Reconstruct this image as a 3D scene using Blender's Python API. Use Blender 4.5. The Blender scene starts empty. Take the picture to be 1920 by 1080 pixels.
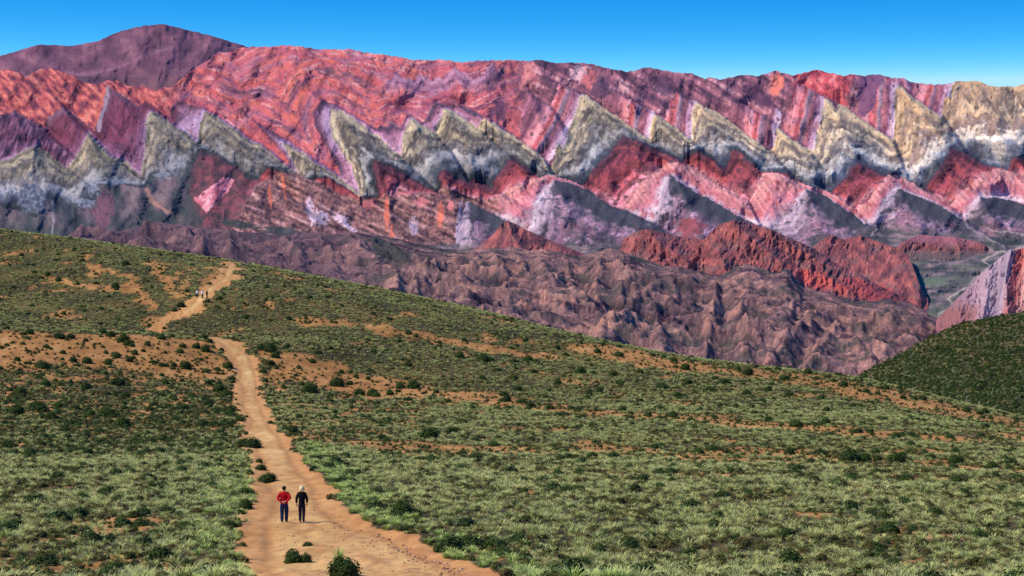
import bpy, math, random
import numpy as np

# ------------------------------------------------------------------ camera, sky, sun, exposure
SC = bpy.context.scene
COL = SC.collection
FPX = 1920 * 70.0 / 36.0                      # focal length in photo pixels (70 mm lens)
HORIZON = 420.0                               # photo row of eye level
PITCH = math.atan((540.0 - HORIZON) / FPX)    # camera looks slightly down
CP, SP = math.cos(PITCH), math.sin(PITCH)

cam_data = bpy.data.cameras.new("camera")
cam_data.lens = 70.0
cam_data.sensor_width = 36.0
cam_data.clip_start = 0.5
cam_data.clip_end = 60000.0
cam = bpy.data.objects.new("camera", cam_data)
cam.location = (0, 0, 0)
cam.rotation_euler = (math.pi / 2 - PITCH, 0, 0)
COL.objects.link(cam)
SC.camera = cam

SUN_EL, SUN_AZ = math.radians(48), math.radians(-101)   # azimuth clockwise from +Y: the sun stands to the left
sun_dir = (math.sin(SUN_AZ) * math.cos(SUN_EL), math.cos(SUN_AZ) * math.cos(SUN_EL), math.sin(SUN_EL))
world = bpy.data.worlds.new("World")
SC.world = world
world.use_nodes = True
wn, wl = world.node_tree.nodes, world.node_tree.links
wn.clear()
w_out = wn.new("ShaderNodeOutputWorld")
w_bg = wn.new("ShaderNodeBackground")
w_sky = wn.new("ShaderNodeTexSky")
w_sky.sky_type = 'NISHITA'
w_sky.sun_disc = False
w_sky.sun_elevation = SUN_EL
w_sky.sun_rotation = SUN_AZ
w_sky.air_density = 1.0
w_sky.dust_density = 0.2
w_sky.ozone_density = 1.5
w_sky.altitude = 1000
w_tc = wn.new("ShaderNodeTexCoord")
w_sep = wn.new("ShaderNodeSeparateXYZ")
w_com = wn.new("ShaderNodeCombineXYZ")
wl.new(w_tc.outputs["Generated"], w_sep.inputs[0])


def w_math(op, a, b):
    m = wn.new("ShaderNodeMath")
    m.operation = op
    for k, v in enumerate((a, b)):
        if isinstance(v, (int, float)):
            m.inputs[k].default_value = v
        else:
            wl.new(v, m.inputs[k])
    return m.outputs[0]


# thin mountain air: the gradient from pale horizon to deep blue is steep, all round the horizon
w_z = w_math('MAXIMUM', w_math('SUBTRACT', w_math('MULTIPLY', w_sep.outputs["Z"], 6.4), 0.405), 0.045)
wl.new(w_sep.outputs["X"], w_com.inputs["X"])
wl.new(w_sep.outputs["Y"], w_com.inputs["Y"])
wl.new(w_z, w_com.inputs["Z"])
wl.new(w_com.outputs[0], w_sky.inputs["Vector"])
w_rgb = wn.new("ShaderNodeSeparateColor")
w_mix = wn.new("ShaderNodeCombineColor")
wl.new(w_sky.outputs["Color"], w_rgb.inputs["Color"])
for ch, gain, power in (("Red", 0.62, 2.3), ("Green", 0.80, 0.9), ("Blue", 1.08, 0.4)):   # colour grading of the clear sky
    v = w_math('MULTIPLY', w_rgb.outputs[ch], 0.15)
    v = w_math('MULTIPLY', w_math('POWER', v, power), gain / 0.15)
    wl.new(v, w_mix.inputs[ch])
wl.new(w_mix.outputs["Color"], w_bg.inputs["Color"])
w_bg.inputs["Strength"].default_value = 0.15
wl.new(w_bg.outputs["Background"], w_out.inputs["Surface"])

sun_data = bpy.data.lights.new("sun", 'SUN')
sun_data.energy = 5.0
sun_data.angle = math.radians(0.53)
sun_data.color = (1.0, 0.95, 0.88)
sun = bpy.data.objects.new("sun", sun_data)
COL.objects.link(sun)
sun.rotation_euler = (math.pi / 2 - SUN_EL, 0, math.pi - SUN_AZ)
sun.location = (-300, 0, 400)

SC.view_settings.view_transform = 'Standard'
SC.view_settings.look = 'None'
SC.view_settings.exposure = 0.0
SC.view_settings.gamma = 1.0
SC.view_settings.use_curve_mapping = False
SC.render.engine = 'CYCLES'
SC.cycles.max_bounces = 4
SC.cycles.diffuse_bounces = 2
SC.cycles.use_denoising = False

# ------------------------------------------------------------------ helpers
F32 = np.float32
_rng = np.random.default_rng(7)
_perm = np.concatenate([_rng.permutation(256)] * 3).astype(np.int32)
_ang = _rng.random(256).astype(F32) * 2 * np.pi
_gx, _gy = np.cos(_ang), np.sin(_ang)


def perlin(x, y, seed=0):
    x = np.asarray(x, F32) + seed * 17.31
    y = np.asarray(y, F32) + seed * 5.77
    xi, yi = np.floor(x).astype(np.int32), np.floor(y).astype(np.int32)
    fx, fy = x - xi, y - yi
    u, v = fx * fx * fx * (fx * (fx * 6 - 15) + 10), fy * fy * fy * (fy * (fy * 6 - 15) + 10)
    xi &= 255
    yi &= 255

    def g(ix, iy, dx, dy):
        h = _perm[_perm[ix & 255] + (iy & 255)]
        return _gx[h] * dx + _gy[h] * dy
    a, b = g(xi, yi, fx, fy), g(xi + 1, yi, fx - 1, fy)
    c, d = g(xi, yi + 1, fx, fy - 1), g(xi + 1, yi + 1, fx - 1, fy - 1)
    return (a + (b - a) * u + ((c + (d - c) * u) - (a + (b - a) * u)) * v) * 1.5


def fbm(x, y, octv=4, seed=0, gain=0.5):
    s, a, t = 0, 1.0, 0.0
    for i in range(octv):
        s = s + perlin(x * 2 ** i, y * 2 ** i, seed + i * 3) * a
        t += a
        a *= gain
    return s / t * 1.5


def ridged(x, y, octv=4, seed=0, gain=0.5):
    s, a, t = 0, 1.0, 0.0
    for i in range(octv):
        s = s + (1 - np.abs(perlin(x * 2 ** i, y * 2 ** i, seed + i * 3)) * 1.6) * a
        t += a
        a *= gain
    return s / t


def sstep(a, b, x):
    t = np.clip((x - a) / (b - a), 0, 1)
    return t * t * (3 - 2 * t)


def lin(c):
    c = np.asarray(c, F32) / 255.0
    return np.where(c <= 0.04045, c / 12.92, ((c + 0.055) / 1.055) ** 2.4)


def mixc(a, b, m):
    m = np.asarray(m)[..., None]
    return a * (1 - m) + np.asarray(b, F32) * m


def ramp(t, stops):
    xs = [s[0] for s in stops]
    return np.stack([np.interp(t, xs, [s[1][k] for s in stops]) for k in range(3)], -1).astype(F32)


def xramp(t, X, stations):
    """colour ramps in t that change along X: stations = [(x, stops), ...]"""
    out = None
    for i, (sx, stops) in enumerate(stations):
        c = ramp(t, stops)
        if out is None:
            out = c
        else:
            px = stations[i - 1][0]
            out = mixc(out, c, sstep(px, sx, X))
    return out


def poly_mask(X, Y, pts):
    """1 inside the closed polygon"""
    inside = np.zeros(X.shape, bool)
    n = len(pts)
    for i in range(n):
        x0, y0 = pts[i]
        x1, y1 = pts[(i + 1) % n]
        if y0 == y1:
            continue
        c = ((y0 > Y) != (y1 > Y)) & (X < (x1 - x0) * (Y - y0) / (y1 - y0) + x0)
        inside ^= c
    return inside


def below_mask(X, Y, line):
    return poly_mask(X, Y, list(line) + [(line[-1][0] + 4000, line[-1][1]), (line[-1][0] + 4000, 5000), (line[0][0] - 4000, 5000), (line[0][0] - 4000, line[0][1])])


def dist_line(X, Y, line):
    d = np.full(X.shape, 1e9, F32)
    for (x0, y0), (x1, y1) in zip(line[:-1], line[1:]):
        dx, dy = x1 - x0, y1 - y0
        L = dx * dx + dy * dy + 1e-9
        t = np.clip(((X - x0) * dx + (Y - y0) * dy) / L, 0, 1)
        ex, ey = X - (x0 + t * dx), Y - (y0 + t * dy)
        np.minimum(d, ex * ex + ey * ey, out=d)
    return np.sqrt(d)


def half(fn, X, Y):
    """evaluate a smooth field on every second grid vertex and interpolate"""
    ny, nx = X.shape
    iy, ix = np.arange(0, ny + 1, 2), np.arange(0, nx + 1, 2)
    iy, ix = np.minimum(iy, ny - 1), np.minimum(ix, nx - 1)
    f = fn(X[np.ix_(iy, ix)], Y[np.ix_(iy, ix)])
    a, b = np.arange(ny) / 2.0, np.arange(nx) / 2.0
    a0, b0 = np.minimum(a.astype(int), len(iy) - 2), np.minimum(b.astype(int), len(ix) - 2)
    fa, fb = (a - a0)[:, None], (b - b0)[None, :]
    f00, f01 = f[np.ix_(a0, b0)], f[np.ix_(a0, b0 + 1)]
    f10, f11 = f[np.ix_(a0 + 1, b0)], f[np.ix_(a0 + 1, b0 + 1)]
    return ((f00 * (1 - fb) + f01 * fb) * (1 - fa) + (f10 * (1 - fb) + f11 * fb) * fa).astype(F32)


def blur(a, n=1):
    for _ in range(n):
        p = np.pad(a, 1, mode='edge')
        a = (p[:-2, 1:-1] + p[2:, 1:-1] + p[1:-1, :-2] + p[1:-1, 2:] + 2 * p[1:-1, 1:-1]) / 6
    return a


def pix(X, Y, D):
    """photo pixel + forward distance -> world point (camera at the origin)"""
    u, v = (X - 960.0) / FPX * D, -(Y - 540.0) / FPX * D
    return np.stack([u, D * CP + v * SP, -D * SP + v * CP], -1)


def obj_from_grid(name, P, color=None, mat=None, attrs=None, facemask=None):
    ny, nx = P.shape[:2]
    idx = np.arange(ny * nx).reshape(ny, nx)
    q = np.stack([idx[1:, :-1], idx[1:, 1:], idx[:-1, 1:], idx[:-1, :-1]], -1).reshape(-1, 4)
    V = P.reshape(-1, 3)
    C = None if color is None else color.reshape(-1, 3)
    A = {k: v.reshape(-1) for k, v in (attrs or {}).items()}
    if facemask is not None:
        q = q[facemask.reshape(-1)]
        used, inv = np.unique(q, return_inverse=True)
        q = inv.reshape(-1, 4)
        V = V[used]
        C = None if C is None else C[used]
        A = {k: v[used] for k, v in A.items()}
    me = bpy.data.meshes.new(name)
    me.vertices.add(len(V))
    me.vertices.foreach_set("co", V.astype(F32).ravel())
    me.loops.add(q.size)
    me.loops.foreach_set("vertex_index", q.astype(np.int32).ravel())
    me.polygons.add(len(q))
    me.polygons.foreach_set("loop_start", np.arange(0, q.size, 4, dtype=np.int32))
    me.polygons.foreach_set("use_smooth", np.ones(len(q), bool))
    if C is not None:
        at = me.attributes.new("rock", 'FLOAT_COLOR', 'POINT')
        at.data.foreach_set("color", np.concatenate([C, np.ones((len(C), 1))], 1).astype(F32).ravel())
    for k, v in A.items():
        at = me.attributes.new(k, 'FLOAT', 'POINT')
        at.data.foreach_set("value", v.astype(F32))
    me.update(calc_edges=True)
    if mat:
        me.materials.append(mat)
    o = bpy.data.objects.new(name, me)
    COL.objects.link(o)
    return o


def structure(o):
    o["kind"] = "structure"
    return o


def interp_line(line, x):
    return np.interp(x, [p[0] for p in line], [p[1] for p in line])


FLOOR_Z = -260.0


def sheet(top, bottom_y, x0, x1, nx, ny, jag=1.0, seed=0):
    """image-space grid of a landform: columns x0..x1, rows from its skyline to bottom_y"""
    xs = np.linspace(x0, x1, nx)
    ty = interp_line(top, xs) + jag * (fbm(xs / 9.0, xs * 0 + seed, 3, seed) * 1.6)
    by = np.broadcast_to(np.asarray(bottom_y(xs) if callable(bottom_y) else bottom_y, float), xs.shape)
    by = np.maximum(by, ty + 4)
    v = np.linspace(0, 1, ny)[:, None]
    Y = ty[None, :] * (1 - v) + by[None, :] * v
    X = np.broadcast_to(xs[None, :], Y.shape)
    return X.astype(F32), Y.astype(F32)


def close_sheet(P, color, back=0.16):
    """give a landform its back slope and its foot, so that it is a solid hill from any side"""
    top = P[0]
    rows, cols = [], []
    for f, h in ((1.0, 1.0), (0.55, 0.6), (0.2, 0.22)):
        r = top.copy()
        r[:, 1] = top[:, 1] * (1 + back * f)
        r[:, 0] = top[:, 0] * (1 + back * f)
        r[:, 2] = top[:, 2] + (FLOOR_Z - 20 - top[:, 2]) * h
        rows.append(r)
        cols.append(color[0])
    foot = P[-1].copy()
    foot[:, 2] = FLOOR_Z - 20
    P2 = np.concatenate([np.stack(rows), P, foot[None]], 0)
    C2 = np.concatenate([np.stack(cols), color, color[-1][None]], 0)
    return P2, C2


def new_mat(name, rough=0.95):
    m = bpy.data.materials.new(name)
    m.use_nodes = True
    b = m.node_tree.nodes["Principled BSDF"]
    b.inputs["Roughness"].default_value = rough
    b.inputs["Specular IOR Level"].default_value = 0.15
    return m, m.node_tree.nodes, m.node_tree.links, b


def rock_material(name, scale, bump_dist, mottle=0.35):
    """rock colour comes with the strata (attribute), grain and relief from noise in metres"""
    m, n, l, b = new_mat(name)
    at = n.new("ShaderNodeAttribute")
    at.attribute_name = "rock"
    tc = n.new("ShaderNodeTexCoord")
    n1 = n.new("ShaderNodeTexNoise")
    n1.inputs["Scale"].default_value = scale
    n1.inputs["Detail"].default_value = 6
    n1.inputs["Roughness"].default_value = 0.65
    l.new(tc.outputs["Object"], n1.inputs["Vector"])
    mr = n.new("ShaderNodeMapRange")
    mr.inputs["From Min"].default_value = 0.3
    mr.inputs["From Max"].default_value = 0.7
    mr.inputs["To Min"].default_value = 1 - mottle
    mr.inputs["To Max"].default_value = 1 + mottle
    l.new(n1.outputs["Fac"], mr.inputs["Value"])
    mx = n.new("ShaderNodeMix")
    mx.data_type = 'RGBA'
    mx.blend_type = 'MULTIPLY'
    mx.inputs["Factor"].default_value = 1.0
    l.new(at.outputs["Color"], mx.inputs["A"])
    l.new(mr.outputs["Result"], mx.inputs["B"])
    l.new(mx.outputs["Result"], b.inputs["Base Color"])
    bp = n.new("ShaderNodeBump")
    bp.inputs["Strength"].default_value = 0.35
    bp.inputs["Distance"].default_value = bump_dist
    l.new(n1.outputs["Fac"], bp.inputs["Height"])
    l.new(bp.outputs["Normal"], b.inputs["Normal"])
    return m

# ------------------------------------------------------------------ the striped range: traced strata lines (photo pixels)
SKY_M = [(-140, 138), (-60, 128), (0, 130), (17, 132), (40, 138), (47, 146), (62, 137), (75, 130), (97, 129), (117, 135), (142, 145), (153, 153), (177, 158),
         (200, 152), (220, 150), (240, 162), (267, 162), (293, 170), (308, 163), (320, 165), (353, 137), (387, 115), (413, 98), (437, 97), (450, 90),
         (470, 88), (503, 88), (528, 85), (562, 87), (593, 92), (640, 93), (657, 92), (687, 99), (740, 105), (773, 112), (807, 113), (823, 112), (845, 113),
         (857, 117), (907, 113), (965, 113), (988, 114), (1015, 112), (1043, 118), (1058, 117), (1087, 117), (1115, 121), (1137, 128), (1178, 135),
         (1207, 127), (1220, 127), (1252, 133), (1280, 137), (1297, 138), (1322, 148), (1333, 145), (1352, 150), (1373, 144), (1397, 140), (1422, 142),
         (1432, 139), (1453, 132), (1485, 141), (1510, 136), (1527, 131), (1540, 132), (1555, 138), (1562, 136), (1580, 143), (1593, 139), (1600, 140),
         (1622, 142), (1648, 139), (1667, 145), (1693, 147), (1717, 156), (1742, 158), (1782, 157), (1793, 152), (1838, 153), (1853, 160), (1870, 163),
         (1897, 162), (1910, 161), (1920, 158), (1990, 150), (2060, 160)]
KM1 = [(-150, 230), (0, 225), (27, 207), (60, 228), (85, 240), (92, 220), (118, 198), (150, 222), (178, 248), (190, 210), (203, 162), (235, 182), (262, 200),
       (274, 190), (300, 207), (318, 222), (324, 195), (332, 190), (350, 193), (382, 203), (427, 228), (462, 254), (503, 277), (538, 308), (541, 300),
       (503, 258), (475, 227), (495, 237), (533, 258), (570, 283), (603, 305), (638, 328), (637, 320), (603, 260), (590, 237), (588, 213), (603, 188), (622, 194), (640, 202),
       (673, 222), (707, 242), (713, 235), (724, 238), (733, 227), (753, 240), (760, 218), (768, 214), (793, 232), (807, 203), (817, 192),
       (837, 199), (863, 198), (887, 210), (903, 217), (932, 232), (960, 250), (976, 262), (980, 203), (993, 173), (1033, 200), (1048, 157), (1085, 176),
       (1097, 177), (1133, 200), (1138, 178), (1160, 173), (1193, 193), (1233, 212), (1243, 217), (1268, 173), (1280, 180), (1310, 192), (1357, 215),
       (1383, 192), (1428, 215), (1442, 213), (1452, 200), (1477, 215), (1485, 200), (1493, 167), (1498, 158), (1540, 178), (1585, 200), (1597, 207),
       (1622, 220), (1638, 203), (1648, 162), (1657, 148), (1683, 157), (1708, 170), (1711, 160), (1726, 140), (2100, 130)]
K0 = [(-150, 300), (0, 300), (22, 298), (33, 287), (65, 273), (93, 287), (123, 315), (142, 297), (165, 248), (183, 267), (205, 292), (238, 303), (265, 333),
      (270, 295), (273, 267), (275, 217), (282, 208), (297, 215), (320, 232), (345, 247), (372, 268), (375, 230), (385, 207), (403, 218), (427, 233),
      (462, 259), (503, 282), (542, 316), (562, 326), (545, 295), (528, 264), (570, 289), (603, 312), (640, 336), (676, 365), (673, 358), (657, 307), (640, 285), (623, 257),
      (618, 230), (620, 205), (640, 208), (673, 230), (712, 257), (740, 285), (750, 292), (757, 247), (770, 222), (790, 233), (812, 248), (817, 240),
      (833, 203), (857, 213), (882, 230), (898, 242), (900, 230), (907, 220), (932, 235), (960, 254), (993, 278), (1020, 297), (1033, 322), (1040, 290),
      (1048, 268), (1057, 277), (1067, 242), (1080, 208), (1088, 180), (1097, 178), (1127, 198), (1168, 227), (1217, 263), (1218, 247), (1226, 212),
      (1252, 228), (1280, 250), (1296, 262), (1297, 240), (1300, 195), (1308, 193), (1352, 215), (1413, 262), (1440, 279), (1453, 277), (1455, 240), (1461, 240),
      (1480, 258), (1513, 279), (1526, 281), (1538, 225), (1547, 182), (1563, 197), (1567, 207), (1569, 192), (1600, 211), (1633, 235), (1655, 250),
      (1674, 263), (1677, 237), (1678, 170), (1685, 158), (1708, 178), (1733, 198), (1755, 213), (1767, 219), (1770, 187), (1782, 182), (1785, 160),
      (1793, 140), (2100, 130)]
K2 = [(-150, 385), (0, 387), (25, 393), (67, 408), (93, 373), (130, 385), (145, 390), (183, 350), (200, 338), (242, 348), (272, 353), (283, 325), (320, 330), (350, 338),
      (363, 310), (375, 282), (407, 293), (437, 312), (462, 328), (485, 338), (500, 313), (537, 321), (565, 345), (610, 330), (640, 347), (680, 371), (711, 372), (702, 327),
      (697, 303), (706, 300), (740, 315), (782, 340), (824, 363), (828, 353), (820, 327), (832, 317), (853, 332), (878, 343), (890, 333), (922, 354),
      (924, 340), (953, 300), (962, 298), (985, 313), (1012, 332), (1050, 335), (1092, 348), (1110, 320), (1143, 287), (1167, 253), (1193, 263),
      (1233, 280), (1252, 288), (1277, 303), (1300, 287), (1310, 283), (1338, 300), (1360, 317), (1363, 308), (1373, 283), (1383, 282), (1408, 305),
      (1430, 323), (1467, 324), (1493, 337), (1530, 354), (1558, 362), (1580, 337), (1598, 313), (1608, 303), (1633, 318), (1663, 330), (1700, 345), (1734, 356),
      (1755, 323), (1773, 300), (1782, 278), (1813, 287), (1842, 308), (1862, 313), (1890, 318), (1895, 303), (1903, 295), (1920, 297), (2100, 320)]
K3 = [(-150, 560), (300, 560), (430, 440), (484, 343), (525, 325), (553, 325), (587, 338), (620, 355), (640, 367), (665, 370), (707, 374), (723, 366), (740, 367), (748, 354),
      (782, 364), (797, 363), (822, 364), (832, 347), (857, 360), (907, 377), (940, 367), (960, 350), (988, 342), (998, 335), (1037, 328), (1063, 337),
      (1093, 350), (1118, 367), (1143, 383), (1165, 388), (1178, 383), (1202, 342), (1235, 317), (1268, 303), (1280, 308), (1305, 318), (1355, 352),
      (1383, 363), (1405, 380), (1422, 347), (1425, 333), (1434, 325), (1460, 325), (1488, 338), (1513, 347), (1538, 356), (1563, 364), (1600, 388),
      (1608, 397), (1633, 368), (1655, 340), (1667, 328), (1687, 330), (1733, 357), (1767, 373), (1780, 386), (1808, 357), (1842, 327), (1867, 315),
      (1892, 320), (1920, 327), (2100, 340)]
K4 = [(-150, 600), (760, 600), (850, 470), (873, 380), (880, 378), (907, 392), (957, 418), (985, 435), (1002, 425), (1010, 380), (1027, 350), (1037, 337), (1077, 347), (1102, 356),
      (1143, 386), (1178, 395), (1218, 416), (1225, 412), (1235, 380), (1250, 335), (1258, 328), (1280, 345), (1297, 355), (1338, 378), (1388, 407),
      (1427, 425), (1480, 412), (1497, 373), (1512, 355), (1538, 363), (1572, 383), (1600, 403), (1627, 424), (1642, 410), (1657, 383), (1672, 360),
      (1683, 353), (1717, 365), (1767, 388), (1808, 413), (1828, 378), (1838, 370), (1883, 372), (1920, 383), (2100, 420)]
# spur crests: they run down to the right, one behind the other
CRESTS = [[(-120, 190), (27, 207), (80, 240), (130, 285)], [(-60, 260), (65, 273), (123, 315)],
          [(118, 198), (165, 248), (205, 290), (265, 333)],
          [(203, 162), (277, 200), (320, 230), (375, 268), (462, 328), (520, 345), (560, 380)],
          [(385, 205), (427, 232), (503, 280), (542, 316), (587, 338), (640, 367), (700, 400)],
          [(475, 226), (528, 262), (603, 311), (680, 368), (740, 400), (800, 440)],
          [(603, 188), (620, 202), (673, 230), (740, 288), (823, 362), (907, 390), (957, 418), (1000, 450)],
          [(770, 220), (812, 248), (850, 290), (880, 342), (925, 355), (960, 375)],
          [(817, 191), (857, 212), (898, 242), (960, 297), (1012, 332)],
          [(863, 198), (907, 219), (960, 253), (1020, 297), (1034, 324)],
          [(1000, 330), (1037, 328), (1093, 349), (1143, 384), (1217, 415), (1260, 440)],
          [(993, 173), (1033, 200), (1050, 225)],
          [(1048, 157), (1097, 178), (1168, 227), (1217, 263), (1277, 302), (1355, 352), (1405, 380), (1425, 423)],
          [(1160, 173), (1226, 212), (1280, 250), (1338, 300), (1362, 318)],
          [(1268, 173), (1308, 193), (1352, 215), (1413, 262), (1440, 279), (1493, 337), (1563, 364), (1608, 397), (1630, 425)],
          [(1383, 192), (1428, 215), (1461, 239), (1513, 279), (1530, 300)],
          [(1240, 317), (1258, 326), (1297, 354), (1388, 406), (1430, 428)], [(1452, 200), (1477, 215)],
          [(1498, 158), (1547, 181), (1569, 194), (1633, 234), (1675, 262), (1690, 300)],
          [(1495, 345), (1512, 353), (1572, 382), (1627, 424), (1660, 440)],
          [(1648, 150), (1685, 157), (1733, 197), (1767, 218), (1813, 287), (1842, 308), (1892, 318), (1940, 340)],
          [(1590, 295), (1608, 303), (1663, 330), (1733, 356), (1780, 386), (1808, 412), (1850, 440)],
          [(1820, 350), (1842, 368), (1883, 371), (1930, 390)]]
# spines of the flatirons: left of them the faces look at the sun, right of them away from it
SPINES = [[(1048, 157), (1097, 178), (1167, 248), (1262, 318), (1300, 400), (1312, 440)], [(1226, 212), (1250, 240), (1308, 284), (1340, 315)], [(1308, 193), (1345, 235), (1380, 282), (1434, 326), (1512, 356), (1530, 400), (1545, 440)],
          [(1461, 240), (1480, 265), (1500, 310)], [(1547, 182), (1580, 235), (1606, 303), (1668, 329), (1683, 354), (1710, 400), (1725, 440)], [(1685, 158), (1740, 225), (1782, 279), (1810, 320), (1838, 368), (1865, 420)],
          [(1793, 153), (1860, 215), (1905, 296), (1930, 330)], [(620, 203), (655, 240), (703, 300), (725, 366), (735, 430)], [(770, 222), (790, 255), (830, 318), (833, 350), (855, 390)], [(817, 192), (833, 203), (870, 250), (890, 335)],
          [(907, 220), (935, 260), (957, 298), (1000, 332), (1037, 338), (1060, 380), (1080, 430)], [(385, 207), (430, 255), (500, 313), (535, 326), (570, 390)], [(277, 200), (310, 240), (372, 282), (400, 340), (412, 395)],
          [(165, 248), (185, 300), (200, 340), (215, 430)], [(65, 273), (60, 330), (62, 410)], [(118, 198), (140, 235)], [(25, 207), (40, 245)], [(203, 162), (240, 205), (262, 250)], [(475, 227), (528, 264), (580, 310)],
          [(528, 87), (560, 140), (603, 188)], [(387, 116), (400, 152), (440, 205)], [(993, 173), (1010, 215), (1020, 260)], [(1160, 173), (1190, 205)], [(1268, 173), (1295, 193)], [(1383, 192), (1405, 225)], [(1498, 158), (1520, 205)],
          [(1657, 148), (1668, 200)], [(742, 137), (760, 170)], [(852, 127), (870, 170)], [(662, 115), (690, 160)]]
Z1 = [(300, 190), (320, 183), (387, 152), (457, 173), (495, 147), (545, 135), (593, 160), (640, 173), (673, 175), (707, 186), (760, 178), (800, 186), (840, 170), (880, 182), (930, 165), (980, 150)]
ZR = [(1770, 260), (1785, 235), (1800, 165), (1832, 215), (1840, 172), (1868, 220), (1874, 180), (1898, 225), (1905, 178), (1930, 225), (1936, 180), (1970, 230), (1980, 185), (2010, 235), (2060, 190)]
Z3 = [(640, 135), (648, 127), (662, 115), (680, 122), (733, 152), (742, 137), (777, 153), (788, 138), (812, 153), (820, 142), (833, 148), (852, 127), (873, 140), (890, 150), (905, 140), (925, 115)]


def saw_relief(X, Y, crests, far=160.0):
    """1 on a spur's crest, falling to 0 at the foot of its face, then a drop behind the crest"""
    lo = np.full(X.shape, far, F32)
    hi = np.full(X.shape, far, F32)
    for c in crests:
        d = np.full(X.shape, 1e9, F32)
        sgn = np.zeros(X.shape, F32)
        for (x0, y0), (x1, y1) in zip(c[:-1], c[1:]):
            dx, dy = x1 - x0, y1 - y0
            L = dx * dx + dy * dy
            t = np.clip(((X - x0) * dx + (Y - y0) * dy) / L, 0, 1)
            ex, ey = X - (x0 + t * dx), Y - (y0 + t * dy)
            dd = ex * ex + ey * ey
            m = dd < d
            d = np.where(m, dd, d)
            sgn = np.where(m, dx * ey - dy * ex, sgn)      # > 0: below / left of the crest
        d = np.sqrt(d)
        lo = np.where((sgn > 0) & (d < lo), d, lo)
        hi = np.where((sgn <= 0) & (d < hi), d, hi)
    return hi / (hi + lo + 1e-3)


def tent(X, Y, crests, w):
    r = np.zeros(X.shape, F32)
    for i, c in enumerate(crests):
        d = np.full(X.shape, 1e9, F32)
        for (x0, y0), (x1, y1) in zip(c[:-1], c[1:]):
            dx, dy = x1 - x0, y1 - y0
            t = np.clip(((X - x0) * dx + (Y - y0) * dy) / (dx * dx + dy * dy + 1e-9), 0, 1)
            ex, ey = X - (x0 + t * dx), Y - (y0 + t * dy)
            ey = np.where(ey > 0, ey * 0.38, ey * 1.2)          # the near flank of a ridge runs on towards the viewer
            np.minimum(d, ex * ex + ey * ey, out=d)
        r = np.maximum(r, np.exp(-np.sqrt(d) / w))
    return r


def blob(X, Y, cx, cy, rx, ry, seed=0, rough=0.5, ang=0.0):
    ca, sa = math.cos(ang), math.sin(ang)
    dx, dy = X - cx, Y - cy
    q = np.sqrt(((dx * ca + dy * sa) / rx) ** 2 + ((-dx * sa + dy * ca) / ry) ** 2)
    q = q + rough * fbm(X / (rx * 0.5), Y / (ry * 0.5), 4, seed + int(cx))
    return sstep(1.15, 0.75, q)


ROCK_GAIN = np.array((0.97, 0.92, 0.84), F32)


def mdepth(Y):
    return np.interp(Y, [80, 300, 470, 640], [4750, 4150, 3720, 3000]).astype(F32)


def no_overhang(D, k):
    """the ground never leans over: going up a column it always recedes by at least k metres per row"""
    r = (np.arange(D.shape[0], dtype=F32) * k)[::-1, None]        # rows counted from the bottom
    return np.maximum.accumulate((D - r)[::-1], 0)[::-1] + r


def limb_offset(X, Y, limbs):
    d = np.full(X.shape, 1e3, F32)
    for (x0, y0), (x1, y1) in limbs:
        off = x1 + (x0 - x1) * (Y - y1) / (y0 - y1) - X
        ok = (off > -3) & (Y > y1 - 70) & (Y < y0 + 14)
        d = np.where(ok & (off < d), off, d)
    return np.maximum(d, 0)


def dist_segs(X, Y, segs):
    d = np.full(X.shape, 1e9, F32)
    for s in segs:
        np.minimum(d, dist_line(X, Y, s), out=d)
    return d



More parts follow.
